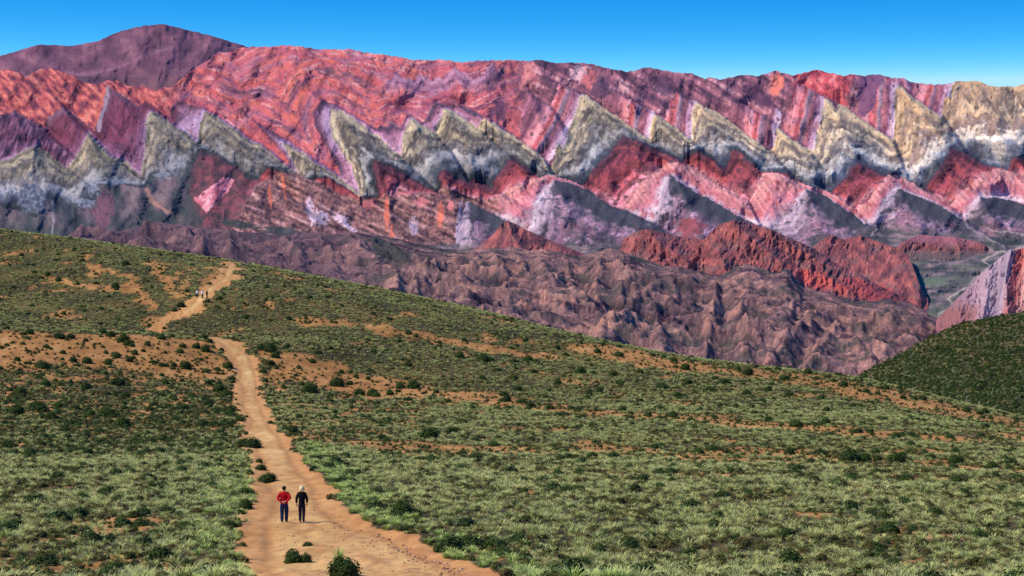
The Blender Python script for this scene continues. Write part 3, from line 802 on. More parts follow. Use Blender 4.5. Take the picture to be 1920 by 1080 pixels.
hill("red_hill", [(1500, 480), (1528, 460), (1545, 447), (1561, 441), (1582, 449), (1612, 441), (1655, 455), (1680, 466), (1703, 479), (1712, 500), (1722, 527), (1730, 548), (1740, 560)], 590.0, 1500, 1740, 200, 110, 3350, 3120,
     [[(1612, 441), (1625, 470), (1660, 500), (1690, 540)], [(1561, 441), (1545, 470), (1540, 500)], [(1655, 455), (1690, 490), (1715, 540)]], 45, 24, col_red_bright, RED_MAT, 51, 0.7, "red clay hill beside the valley meadow", (14, 44, 13), 1.2, onM=70, steep=0.25)
hill("red_mound", [(1672, 474), (1690, 455), (1708, 446), (1724, 440), (1760, 443), (1789, 444), (1820, 450), (1843, 456), (1862, 472)], 486.0, 1672, 1862, 170, 50, 3480, 3360,
     [[(1700, 448), (1730, 455), (1780, 470)], [(1789, 444), (1800, 470)]], 30, 18, lambda X, Y, r, g, g2: mixc(mixc(col_red(X, Y, r, g, g2), (156, 96, 110), sstep(475, 450, Y + 6 * g) * 0.7), (96, 86, 86), sstep(466, 484, Y + 8 * g2) * 0.8), RED_MAT, 55, 0.6,
     "low pinkish red mound on the valley floor", (16, 30, 7), 1.0, onM=40, steep=0.25)
hill("red_hill", [(860, 480), (890, 466), (908, 452), (925, 440), (940, 420), (952, 414), (968, 420), (985, 430), (1040, 454), (1090, 474), (1130, 492)], 520.0, 860, 1130, 210, 80, 3300, 3050,
     [[(952, 414), (960, 440), (980, 470)], [(985, 430), (1060, 470)], [(940, 420), (910, 470)]], 60, 26, col_red, RED_MAT, 57, 0.6, "dark red cone of clay above the brown bowl", (18, 50, 10), 1.0, steep=0.25)
hill("red_hill", [(1140, 490), (1160, 470), (1170, 447), (1190, 436), (1210, 430), (1250, 437), (1285, 446), (1320, 449), (1335, 432), (1350, 420), (1375, 413), (1400, 417), (1440, 428), (1480, 446), (1520, 463), (1563, 490), (1606, 511), (1655, 538), (1708, 566), (1740, 585)],
     610.0, 1140, 1740, 460, 150, 3150, 2850,
     [[(1375, 413), (1400, 440), (1450, 480), (1490, 520)], [(1210, 430), (1240, 460), (1290, 490)], [(1440, 428), (1520, 480), (1600, 530), (1660, 560)], [(1320, 449), (1350, 480), (1360, 500)], [(1500, 457), (1560, 520), (1600, 550)], [(1606, 511), (1640, 545)]], 60, 22,
     col_red_bright, RED_MAT, 59, 0.8, "long dark red clay ridge with gullied flanks", (16, 48, 15), 1.3, steep=0.25)

# ------------------------------------------------------------------ brown badlands behind the meadow
BAD_TOP = [(-140, 470), (100, 462), (155, 447), (175, 438), (225, 435), (250, 430), (292, 418), (320, 420), (360, 425), (430, 433), (500, 441), (540, 446), (557, 438), (610, 439), (665, 437), (674, 434), (700, 440), (744, 449),
           (790, 459), (832, 467), (869, 471), (928, 464), (960, 466), (995, 471), (1024, 467), (1055, 474), (1088, 484), (1110, 474), (1131, 466), (1150, 467), (1165, 471), (1196, 483), (1244, 500), (1268, 500), (1317, 510),
           (1355, 517), (1380, 503), (1401, 495), (1437, 507), (1455, 508), (1475, 504), (1490, 520), (1507, 538), (1530, 544), (1555, 549), (1606, 565), (1640, 566), (1673, 560), (1708, 572), (1740, 590), (1775, 606), (1850, 640), (2040, 690)]
BAD_CRESTS = [[(1321, 529), (1343, 555), (1341, 594), (1331, 632), (1324, 690)], [(1321, 529), (1268, 546), (1208, 570), (1163, 608), (1130, 640)], [(1321, 529), (1365, 548), (1413, 575), (1456, 606)],
              [(1131, 466), (1165, 471), (1190, 500), (1230, 530), (1290, 545)], [(1131, 466), (1120, 510), (1118, 560)], [(1440, 632), (1486, 605), (1526, 584), (1561, 597), (1600, 610)], [(1400, 660), (1440, 632)],
              [(1450, 690), (1470, 667), (1520, 635), (1574, 609), (1598, 627), (1628, 656), (1660, 690)], [(1510, 720), (1528, 691), (1571, 653), (1601, 678), (1640, 720)], [(1590, 600), (1612, 592), (1673, 560), (1708, 584), (1749, 613), (1790, 640)],
              [(1628, 629), (1690, 592), (1722, 619), (1760, 660)], [(1475, 503), (1456, 527), (1430, 545)], [(1555, 549), (1534, 560), (1500, 575)], [(780, 560), (794, 542), (858, 507), (890, 537), (910, 560)],
              [(829, 554), (884, 551), (922, 547), (977, 557), (1030, 566), (1094, 595), (1150, 630)], [(866, 472), (885, 495), (905, 520)], [(919, 470), (930, 500), (948, 537)], [(960, 468), (975, 500), (990, 550)],
              [(995, 472), (1020, 510), (1047, 557)], [(1024, 467), (1060, 500), (1075, 540)], [(671, 437), (703, 464), (744, 490), (790, 508), (820, 530)], [(557, 438), (600, 470), (625, 510)], [(640, 438), (668, 480), (710, 520), (745, 560)],
              [(163, 443), (150, 470)], [(293, 419), (275, 450)], [(360, 427), (350, 457), (380, 490)], [(550, 443), (533, 477), (560, 510)], [(407, 436), (433, 480)], [(1244, 500), (1275, 525), (1310, 530)], [(1401, 496), (1440, 540), (1480, 575), (1500, 600)],
              [(1190, 560), (1230, 600), (1240, 650)], [(1365, 548), (1385, 590), (1400, 640)], [(1165, 520), (1180, 545), (1165, 570)]]


def build_badlands():
    px_ = np.linspace(-330, 2250, 1180)
    dd_ = np.linspace(2680, 1520, 300)
    X, D = np.meshgrid(px_, dd_)
    v = (2680 - D) / (2680 - 1520)
    top = interp_line(BAD_TOP, px_)[None, :]
    bot = np.interp(px_, [0, 450, 900, 1250, 1600, 2040], [500, 570, 660, 740, 800, 840])[None, :]
    rows = top + (bot - top) * v ** 0.9
    P = pix(X, rows, D)
    wx, wy = P[..., 0], P[..., 1]
    ax, ay = wx + 26 * fbm(wx / 120, wy / 120, 3, 701), wy + 26 * fbm(wx / 120, wy / 120, 3, 703)
    # spurs run down towards the valley on the right
    ux, uy = ax * 0.80 + ay * 0.60, ay * 0.80 - ax * 0.60
    r1 = ridged(ux / 125, uy / 300, 2, 711)
    r2 = ridged((ux * 0.8 + uy * 0.6) / 60, (uy * 0.8 - ux * 0.6) / 110, 1, 721)
    r3 = ridged(ux / 27, uy / 42, 4, 731, 0.55)
    crest = blur(half(lambda x, y: tent(x, y, BAD_CRESTS, 16), X.astype(F32), rows.astype(F32)), 1)
    fade = sstep(0, 0.22, v)
    h = 25 * (r1 - 0.55) + 13 * (r2 - 0.55) + 15 * crest
    lowf = h * fade + (5.5 + 6.0 * fade) * (r3 - 0.5)
    fine_ = fbm(wx / 5.0, wy / 8.0, 4, 741)
    P[..., 2] += lowf + 0.9 * fine_
    n = fbm(wx / 55, wy / 70, 5, 751)
    s = fbm(wx / 12, wy / 16, 4, 753)
    sm = fbm(wx / 3.5, wy / 5, 3, 755)
    hh = (h - h.mean()) / (h.std() + 1e-6)
    C = ramp(0.46 + 0.4 * n + 0.3 * s + 0.28 * sm + 0.06 * hh, [(0, (66, 50, 58)), (0.3, (100, 76, 80)), (0.55, (128, 96, 96)), (0.78, (156, 116, 108)), (1, (190, 142, 126))])
    C = mixc(C, (72, 70, 70), sstep(0.1, -0.9, hh + 0.8 * n + 0.5 * s) * 0.75)              # scrub in the hollows, their shade mixed into its colour
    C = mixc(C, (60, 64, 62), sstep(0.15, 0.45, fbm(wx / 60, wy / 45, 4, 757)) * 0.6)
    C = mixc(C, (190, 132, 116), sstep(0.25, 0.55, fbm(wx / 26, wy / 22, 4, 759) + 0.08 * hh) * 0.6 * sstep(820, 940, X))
    C = mixc(C, (56, 50, 52), sstep(0.42, 0.2, r3) * 0.65)  # shade of the gullies put into the colour
    C = mixc(C, (186, 134, 116), sstep(0.74, 0.9, r3) * 0.5)  # highlights on the crests put into the colour
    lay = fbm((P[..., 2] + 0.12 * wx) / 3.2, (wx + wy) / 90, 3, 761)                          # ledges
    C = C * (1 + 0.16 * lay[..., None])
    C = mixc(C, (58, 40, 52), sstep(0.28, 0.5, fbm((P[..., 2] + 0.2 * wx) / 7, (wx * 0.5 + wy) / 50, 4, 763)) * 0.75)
    C = mixc(C, (90, 66, 82), sstep(760, 600, X) * 0.45)
    for cx, cy, rx, ry, an in ((1190, 497, 18, 9, 0.5), (1185, 518, 24, 6, 0.4), (1110, 590, 26, 7, 0.3), (690, 448, 22, 6, 0.35), (720, 500, 14, 5, 0.4), (1250, 608, 24, 6, 0.0)):
        C = mixc(C, (56, 38, 52), blob(X, rows, cx, cy, rx, ry, 15, 0.9, an) * 0.8)
    C = mixc(C, (54, 60, 60), blob(X, rows, 730, 490, 46, 26, 16, 0.45, 0.55) * 0.75)
    C = np.clip(C, 8, 250)
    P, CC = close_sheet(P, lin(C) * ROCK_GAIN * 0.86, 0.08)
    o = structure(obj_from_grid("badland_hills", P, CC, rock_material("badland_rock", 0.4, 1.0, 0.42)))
    o["label"] = "eroded purple brown badlands below the striped range"


build_badlands()

# ------------------------------------------------------------------ striped outcrop on the right and the green hill in front of it
OUT_TOP = [(1755, 600), (1773, 583), (1795, 560), (1816, 538), (1838, 515), (1856, 499), (1878, 480), (1896, 467), (1908, 468), (1930, 460), (1980, 448), (2060, 440)]


def col_out(X, Y, r, g, g2):
    n = fbm(X / 14, Y / 18, 5, 481)
    q = X - (Y - 480) * -0.16 + 3 * n
    st = fbm((X + 0.25 * (Y - 480)) / 4.5, Y / 70, 3, 483)
    C = ramp(np.clip((q - 1790) / 130 + 0.06 * st, 0, 1.3), [(0, (140, 100, 110)), (0.25, (152, 116, 128)), (0.5, (176, 140, 152)), (0.62, (172, 146, 156)), (0.72, (146, 122, 138)), (0.8, (176, 152, 164)), (0.88, (178, 92, 88)), (0.98, (186, 96, 88)), (1.05, (200, 140, 132)), (1.3, (150, 100, 104))])
    C = mixc(C, (146, 88, 84), sstep(560, 585, Y + 10 * n) * sstep(1850, 1820, X + 12 * n) * 0.8)
    C = mixc(C, (70, 58, 78), sstep(0.32, 0.55, fbm(X / 6, Y / 16, 4, 485)) * 0.8)
    return C


hill("striped_outcrop", OUT_TOP, 640.0, 1755, 2060, 240, 120, 2320, 2080, [[(1896, 467), (1885, 520), (1890, 590)], [(1856, 499), (1850, 560), (1840, 600)], [(1940, 460), (1945, 560)], [(1816, 538), (1800, 590)]], 46, 16, col_out,
     rock_material("outcrop_rock", 0.4, 1.0, 0.4), 71, 1.0, "tilted pink and lilac rock outcrop above the green hill", (10, 50, 11), 1.1)

# floor of the wide valley, under and beyond everything
fx = np.linspace(-30000, 30000, 121)
fy = np.linspace(-14000, 46000, 121)
GX, GY = np.meshgrid(fx, fy[::-1])
GZ = FLOOR_Z + 0 * GX + 6 * fbm(GX / 900, GY / 900, 3, 5)
GC = lin(ramp(0.5 + fbm(GX / 1500, GY / 1500, 4, 6), [(0, (96, 86, 78)), (1, (150, 116, 100))])) * 0.8
structure(obj_from_grid("valley_floor", np.stack([GX, GY, GZ], -1), GC, rock_material("valley_soil", 0.02, 2.0, 0.25)))

# ------------------------------------------------------------------ the meadow hill (heights in metres, camera eye = 0)
CTRL = [  # photo column, photo row, distance: what stands at that pixel and how far off it is
    (550, 1080, 70), (0, 1080, 72), (960, 1080, 70), (1500, 1080, 72), (1920, 1080, 74), (-400, 1080, 74), (2320, 1080, 78),
    (550, 976, 92), (100, 976, 96), (1000, 976, 94), (1500, 976, 98), (1920, 976, 102), (-400, 976, 100), (2320, 976, 108),
    (540, 900, 125), (100, 900, 128), (1000, 900, 128), (1500, 900, 134), (1920, 900, 140), (-400, 900, 130), (2320, 910, 150),
    (510, 850, 172), (100, 850, 172), (1000, 850, 176), (1500, 850, 182), (1920, 850, 192), (2320, 870, 200), (-400, 850, 172),
    (470, 770, 262), (0, 770, 248), (850, 770, 268), (1250, 770, 268), (1600, 775, 276), (1920, 805, 270), (2300, 850, 240), (-400, 770, 240),
    (465, 700, 322), (200, 690, 310), (0, 685, 300), (750, 700, 338), (1050, 700, 345), (-400, 690, 300),
    (430, 634, 358), (200, 622, 346), (0, 616, 338), (-400, 612, 335), (600, 650, 352), (800, 660, 366), (330, 628, 352),
    (410, 638, 369), (200, 631, 360), (0, 626, 352), (-400, 622, 348), (330, 633, 366),
    (290, 620, 386), (450, 622, 384), (150, 616, 378), (0, 611, 372), (-400, 606, 366), (620, 618, 386),
    (400, 558, 412), (150, 558, 416), (0, 558, 420), (650, 580, 410), (850, 620, 398), (1050, 660, 386), (-400, 556, 420),
    (200, 500, 452), (0, 480, 476), (-400, 450, 500)]
CREST = [(-500, 372, 560), (-200, 402, 540), (0, 430, 522), (200, 456, 508), (440, 490, 490), (700, 539, 470), (900, 582, 450), (1100, 631, 424), (1250, 664, 404), (1450, 690, 384), (1600, 708, 368), (1760, 745, 346), (1920, 783, 328), (2150, 835, 300), (2400, 890, 280)]
pts = [pix(np.float64(x), np.float64(y), np.float64(dd)) for x, y, dd in CTRL]
for x, y, dd in CREST:
    pts.append(pix(np.float64(x), np.float64(y), np.float64(dd)))
    pts.append(pix(np.float64(x), np.float64(y + 13), np.float64(dd - 26)))
    pts.append(pix(np.float64(x), np.float64(y + 8), np.float64(dd + 30)))
    pts.append(pix(np.float64(x), np.float64(y + 60), np.float64(dd + 110)))
    pts.append(pix(np.float64(x), np.float64(y + 230), np.float64(dd + 260)))
pts += [np.array(p, float) for p in ((0, 0, -1.9), (-25, 0, -1.8), (25, 0, -2.0), (0, 30, -5.8), (-22, 30, -5.7), (22, 30, -6.0), (0, 50, -9.0), (0, -40, 1.5), (-60, -40, 1.5), (60, -40, 1.2), (-60, 20, -4.2), (60, 20, -4.6))]
pts = np.array(pts)
RS = 100.0


def tps(r2):
    return np.where(r2 > 1e-12, 0.5 * r2 * np.log(np.maximum(r2, 1e-12)), 0)


_c = pts[:, :2] / RS
_n = len(_c)
_K = tps(((_c[:, None] - _c[None]) ** 2).sum(-1)) + np.eye(_n) * 2e-4
_Pm = np.concatenate([np.ones((_n, 1)), _c], 1)
_A = np.block([[_K, _Pm], [_Pm.T, np.zeros((3, 3))]])
_w = np.linalg.solve(_A, np.concatenate([pts[:, 2], np.zeros(3)]))


def base_z(x, y):
    x, y = np.asarray(x, float), np.asarray(y, float)
    s = x.shape
    x, y = x.ravel() / RS, y.ravel() / RS
    out = np.empty(x.size)
    for i in range(0, x.size, 40000):
        a, b = x[i:i + 40000], y[i:i + 40000]
        k = tps((a[:, None] - _c[None, :, 0]) ** 2 + (b[:, None] - _c[None, :, 1]) ** 2)
        out[i:i + 40000] = k @ _w[:_n] + _w[_n] + _w[_n + 1] * a + _w[_n + 2] * b
    return out.reshape(s)


# coarse height table for quick look-ups
TX = np.linspace(-330, 330, 331)
TY = np.linspace(-60, 860, 461)
_tx, _ty = np.meshgrid(TX, TY)
TZ = base_z(_tx, _ty)


def zg(x, y):
    fx = np.clip((np.asarray(x, float) - TX[0]) / (TX[1] - TX[0]), 0, len(TX) - 1.001)
    fy = np.clip((np.asarray(y, float) - TY[0]) / (TY[1] - TY[0]), 0, len(TY) - 1.001)
    ix, iy = fx.astype(int), fy.astype(int)
    a, b = fx - ix, fy - iy
    z = (TZ[iy, ix] * (1 - a) + TZ[iy, ix + 1] * a) * (1 - b) + (TZ[iy + 1, ix] * (1 - a) + TZ[iy + 1, ix + 1] * a) * b
    return z + 0.16 * fbm(np.asarray(x) / 7.0, np.asarray(y) / 7.0, 3, 501)


def hit(px, py):
    """where the sight line through a photo pixel meets the meadow"""
    dd = np.arange(40, 700, 0.25)
    p = pix(np.float64(px) + 0 * dd, np.float64(py) + 0 * dd, dd)
    g = zg(p[:, 0], p[:, 1])
    h = np.nonzero(p[:, 2] <= g)[0]
    if len(h) == 0:
        k = int(np.argmin(p[:, 2] - g))
    else:
        k = int(h[0])
    return float(p[k, 0]), float(p[k, 1])


def hits(line):
    return [hit(x, y) for x, y in line]


# the dirt path, by its two edges
PL = [(455, 1100), (455, 1080), (450, 1027), (450, 991), (447, 972), (470, 955), (474, 932), (462, 908), (467, 884), (467, 861), (456, 837), (442, 810), (457, 787), (447, 772), (440, 757), (445, 731), (440, 713), (438, 690), (428, 672), (412, 653), (394, 636)]
PR = [(1010, 1100), (950, 1080), (890, 1058), (856, 1047), (802, 1024), (749, 994), (698, 985), (666, 964), (639, 950), (630, 926), (624, 908), (601, 890), (583, 873), (559, 843), (545, 819), (530, 808), (518, 793), (506, 769), (500, 757), (492, 735), (491, 713), (487, 690), (478, 669), (463, 654), (430, 638)]
PL2 = [(276, 619), (297, 599), (328, 586), (351, 571), (364, 553), (395, 529), (412, 518), (418, 494)]
PR2 = [(302, 619), (330, 599), (370, 584), (385, 571), (403, 555), (419, 537), (441, 526), (453, 497)]
lw, rw = hits(PL), hits(PR)
l2, r2 = hits(PL2), hits(PR2)
near_l, near_r = (lw[0][0] - 3, 20.0), (rw[0][0] + 2, 20.0)
far_l, far_r = (l2[-1][0] + 2, l2[-1][1] + 60), (r2[-1][0] + 2, r2[-1][1] + 60)
PATH = [near_l] + lw + l2 + [far_l, far_r] + r2[::-1] + rw[::-1] + [near_r]

SOIL_POLY = [hits(p) for p in (
    [(-200, 620), (0, 619), (130, 624), (270, 630), (400, 640), (440, 700), (420, 712), (330, 702), (200, 690), (80, 682), (0, 692), (-200, 700)],
    [(490, 652), (560, 662), (640, 690), (740, 712), (815, 742), (700, 748), (600, 722), (500, 700)])]
SOIL_LINE = [(hits(a), w) for a, w in (
    ([(719, 617), (794, 632), (876, 645), (939, 658), (1015, 668)], 4.0), ([(810, 738), (876, 742), (952, 758), (1046, 768), (1141, 777), (1298, 785), (1500, 803), (1650, 815), (1760, 822)], 4.6),
    ([(1160, 662), (1300, 690), (1500, 708), (1600, 726), (1750, 762), (1920, 800), (2100, 840)], 8.0), ([(720, 832), (850, 848), (1000, 842), (1150, 842), (1300, 852), (1420, 846), (1560, 860), (1700, 866), (1920, 884)], 4.2),
    ([(290, 487), (300, 515), (318, 540), (333, 557)], 1.1), ([(228, 515), (255, 540), (275, 560), (290, 576)], 1.2), ([(160, 477), (172, 500), (185, 520)], 0.9), ([(80, 522), (120, 530), (175, 538), (220, 545)], 1.6),
    ([(345, 500), (352, 525), (345, 540)], 0.8), ([(400, 500), (405, 520), (380, 540)], 1.0), ([(1300, 858), (1500, 868), (1700, 872)], 3.0), ([(1700, 1060), (1750, 1050)], 0.6))]


def soil_path(x, y):
    """bare-soil share and path share at world points"""
    wx = x + 0.5 * fbm(x / 2.4, y / 2.4, 3, 511) + 0.012 * y * fbm(x / 9, y / 9, 3, 513) * 0.5
    wy = y + 1.6 * fbm(x / 5, y / 8, 3, 517)
    path = poly_mask(wx, wy, PATH)
    dp = np.full(x.shape, 99.0, F32)
    dp = dist_line(x.astype(F32), y.astype(F32), PATH)
    n = fbm(x / 5, y / 9, 4, 521)
    soil = np.zeros(x.shape, F32)
    for p in SOIL_POLY:
        soil = np.maximum(soil, poly_mask(wx + 1.5 * n, wy + 4 * n, p) * (0.86 + 0.4 * n))
    for ln, w in SOIL_LINE:
        soil = np.maximum(soil, sstep(w * 1.5, w * 0.7, dist_line((wx).astype(F32), (wy * 1.0).astype(F32), ln) + w * 1.1 * n) * 0.85)
    # thin cover in places
    soil = np.maximum(soil, sstep(0.22, 0.6, fbm(x / 9, y / 16, 4, 531)) * 0.55)
    dark = ((x < -0.02 * y - 6) & (y > 150) & (y < 330))
    soil = np.maximum(soil, dark * sstep(-0.05, 0.35, fbm(x / 3.5, y / 7, 3, 541)) * 0.55 * sstep(170, 230, y))
    return np.clip(soil, 0, 1), path, dp


cols = np.linspace(-340, 2260, 700)
ds = np.concatenate([np.linspace(-55, 55, 24)[:-1], np.geomspace(55, 520, 380), np.linspace(526, 800, 30)])
tanb = (cols - 960) / FPX
gy = np.repeat(ds[:, None], len(cols), 1)
gx = np.maximum(gy, 90.0) * tanb[None, :]
edge = sstep(0, 130, np.minimum(cols + 340, 2260 - cols))[None, :]
gz = base_z(gx, gy) + 0.16 * fbm(gx / 7.0, gy / 7.0, 3, 501)
soil, path, dpath = soil_path(gx, gy)
inpath = path & (gy > 20)
gz = gz + 0.07 * fbm(gx / 0.9, gy / 2.2, 3, 551) + np.where(inpath, -0.10 * sstep(0, 1.2, dpath), 0)
n1 = fbm(gx / 2.2, gy / 4.5, 4, 561)
n2 = fbm(gx / 14, gy / 24, 3, 563)
n3 = fbm(gx / 0.8, gy / 1.6, 3, 565)
C_path = ramp(0.5 + 0.35 * n1 + 0.3 * n2 + 0.2 * n3, [(0, (176, 124, 76)), (0.35, (200, 148, 96)), (0.7, (216, 168, 114)), (1, (228, 188, 138))])
side = sstep(0.0, 1.0, (gx - (-9.5 + 0.00 * gy)) / 3.0)
C_path = mixc(C_path, (158, 104, 70), sstep(0.05, 0.5, n1 + 0.5 * n3) * 0.6 * (gy < 110) * sstep(-8.5, -5.5, gx + 0.035 * (gy - 70)))
rut = np.exp(-((dpath - 1.15 + 0.25 * n2) / 0.28) ** 2)
C_path = mixc(C_path, (150, 100, 60), rut * sstep(-0.3, 0.3, n1 + 0.4) * 0.55)
C_path = mixc(C_path, (170, 114, 68), sstep(0.15, 0.5, fbm(gx / 1.1, gy / 3.0, 4, 567)) * 0.5)
gz = gz - np.where(inpath, 0.035 * rut, 0)
C_path = mixc(C_path, (190, 122, 74), sstep(2.2, 0.2, dpath) * 0.5)
C_soil = ramp(0.5 + 0.5 * n1 + 0.3 * n2, [(0, (128, 84, 46)), (0.5, (168, 114, 66)), (1, (194, 142, 92))])
C_veg = ramp(0.5 + 0.5 * n2 + 0.5 * n3, [(0, (46, 40, 22)), (0.5, (72, 62, 34)), (1, (118, 92, 52))])
GCOL = mixc(C_veg, C_soil, sstep(0.15, 0.5, soil + 0.25 * n3))
GCOL = np.where(inpath[..., None], C_path, GCOL)
GP = np.stack([gx, gy, gz], -1)[::-1]
GCOL = lin(np.clip(GCOL, 5, 250))[::-1] * np.array((0.92, 0.92, 0.74))
fm = inpath[::-1]
fmask = fm[:-1, :-1] & fm[1:, :-1] & fm[:-1, 1:] & fm[1:, 1:]
SOIL_MAT = rock_material("dry_soil", 1.4, 0.05, 0.2)
ground = structure(obj_from_grid("ground", GP, GCOL, SOIL_MAT, None, ~fmask))
ground["label"] = "grassy hill meadow with orange bare soil"
dirt = structure(obj_from_grid("dirt_path", GP, GCOL, SOIL_MAT, None, fmask))
dirt["label"] = "tan dirt path winding over the meadow hill"

# ------------------------------------------------------------------ the green hill on the right, beyond the meadow
GH_TOP = [(1520, 745), (1570, 724), (1612, 703), (1640, 688), (1680, 667), (1730, 640), (1775, 617), (1812, 604), (1860, 594), (1920, 584), (2000, 575), (2200, 566)]


def col_green(X, Y, r, g, g2):
    n = fbm(X / 5, Y / 4, 4, 571)
    b = fbm(X / 60, Y / 30, 3, 573)
    C = ramp(0.5 + 0.7 * n, [(0, (36, 38, 22)), (0.4, (60, 62, 36)), (0.7, (84, 86, 50)), (1, (108, 112, 68))])  # scrub tones darkened to paint in a cloud's shadow
    C = mixc(C, (116, 92, 56), sstep(0.0, 0.5, b + 0.2 * sstep(700, 640, Y)) * 0.5)
    return mixc(C, (104, 118, 92), sstep(690, 760, Y - 0.1 * (X - 1800)) * 0.4)


hill("green_hillside", GH_TOP, 900.0, 1520, 2200, 400, 200, 900, 520, [[(1880, 700), (1830, 740), (1790, 770)], [(1990, 660), (1900, 780)]], -9, 14, col_green, rock_material("shrubby_slope", 0.35, 0.5, 0.35), 81, 0.8,
     "green shrubby hillside beyond the meadow edge, cloud shade painted into its colour", (30, 40, 6), 0.9, back=0.4)

# ------------------------------------------------------------------ vegetation
rnd = random.Random(11)
nrng = np.random.default_rng(23)
PROTO = bpy.data.collections.new("plant_prototypes")      # not linked: only instanced


def raw_mesh(name, verts, faces, mat, smooth=False):
    me = bpy.data.meshes.new(name)
    me.from_pydata([tuple(map(float, v)) for v in verts], [], faces)
    me.materials.append(mat)
    if smooth:
        me.polygons.foreach_set("use_smooth", [True] * len(me.polygons))
    me.update()
    return me


def plant_material(name, stops, tip=None, rough=0.8, transl=0.25):
    """leaf colour that varies from plant to plant and from leaf to leaf"""
    m, n, l, b = new_mat(name, rough)
    oi = n.new("ShaderNodeObjectInfo")
    cr = n.new("ShaderNodeValToRGB")
    els = cr.color_ramp.elements
    while len(els) < len(stops):
        els.new(0.5)
    for e, (pos, c) in zip(els, stops):
        e.position = pos
        e.color = (*lin(c), 1)
    l.new(oi.outputs["Random"], cr.inputs["Fac"])
    col = cr.outputs["Color"]
    if tip is not None:
        at = n.new("ShaderNodeAttribute")
        at.attribute_name = "tip"
        mx = n.new("ShaderNodeMix")
        mx.data_type = 'RGBA'
        l.new(at.outputs["Fac"], mx.inputs["Factor"])
        l.new(col, mx.inputs["A"])
        mx.inputs["B"].default_value = (*lin(tip), 1)
        col = mx.outputs["Result"]
    l.new(col, b.inputs["Base Color"])
    tr = n.new("ShaderNodeBsdfTranslucent")
    l.new(col, tr.inputs["Color"])
    ms = n.new("ShaderNodeMixShader")
    ms.inputs["Fac"].default_value = transl
    l.new(b.outputs["BSDF"], ms.inputs[1])
    l.new(tr.outputs["BSDF"], ms.inputs[2])
    l.new(ms.outputs["Shader"], n["Material Output"].inputs["Surface"])
    return m


GRASS = plant_material("bunch_grass", [(0, (174, 172, 88)), (0.2, (112, 130, 48)), (0.42, (152, 158, 80)), (0.62, (88, 108, 38)), (0.8, (188, 176, 100)), (1, (132, 112, 58))], (212, 208, 132))
FRESH = plant_material("fresh_grass", [(0, (122, 160, 56)), (0.5, (156, 178, 80)), (1, (96, 138, 46))], (206, 208, 124))
LOWSH = plant_material("low_scrub", [(0, (62, 68, 26)), (0.3, (94, 92, 40)), (0.55, (88, 72, 38)), (0.75, (114, 108, 58)), (1, (50, 54, 22))], None, 0.85, 0.15)
SHRUB = plant_material("shrub_leaf", [(0, (40, 54, 18)), (0.5, (50, 66, 22)), (1, (34, 44, 18))], (104, 124, 44), 0.8, 0.15)
WOOD, _, _, _b = new_mat("shrub_wood")
_b.inputs["Base Color"].default_value = (*lin((82, 64, 48)), 1)


def set_tip(me, vals):
    at = me.attributes.new("tip", 'FLOAT', 'POINT')
    at.data.foreach_set("value", np.asarray(vals, F32))


def grass_mesh(name, mat, seed, blades=44, h=0.42, spread=0.26):
    r = random.Random(seed)
    v, f, tip = [], [], []
    for _ in range(blades):
        a = r.uniform(0, 2 * math.pi)
        base = r.uniform(0, 0.10)
        lean = r.uniform(0.15, 1.0) * spread * 1.5
        hh = h * r.uniform(0.55, 1.05) * (1 - 0.25 * lean / (spread * 1.5))
        wd = r.uniform(0.010, 0.019)
        dx, dy = math.cos(a), math.sin(a)
        sx, sy = -dy * wd, dx * wd
        i = len(v)
        for t, w in ((0, 1.0), (0.55, 0.8), (1.0, 0.15)):
            rr = base + lean * t * t
            z = hh * (t - 0.22 * t * t * t)
            v += [(dx * rr + sx * w, dy * rr + sy * w, z - 0.03), (dx * rr - sx * w, dy * rr - sy * w, z - 0.03)]
            tip += [t * t, t * t]
        f += [(i, i + 1, i + 3, i + 2), (i + 2, i + 3, i + 5, i + 4)]
    me = raw_mesh(name, v, f, mat)
    set_tip(me, tip)
    return me


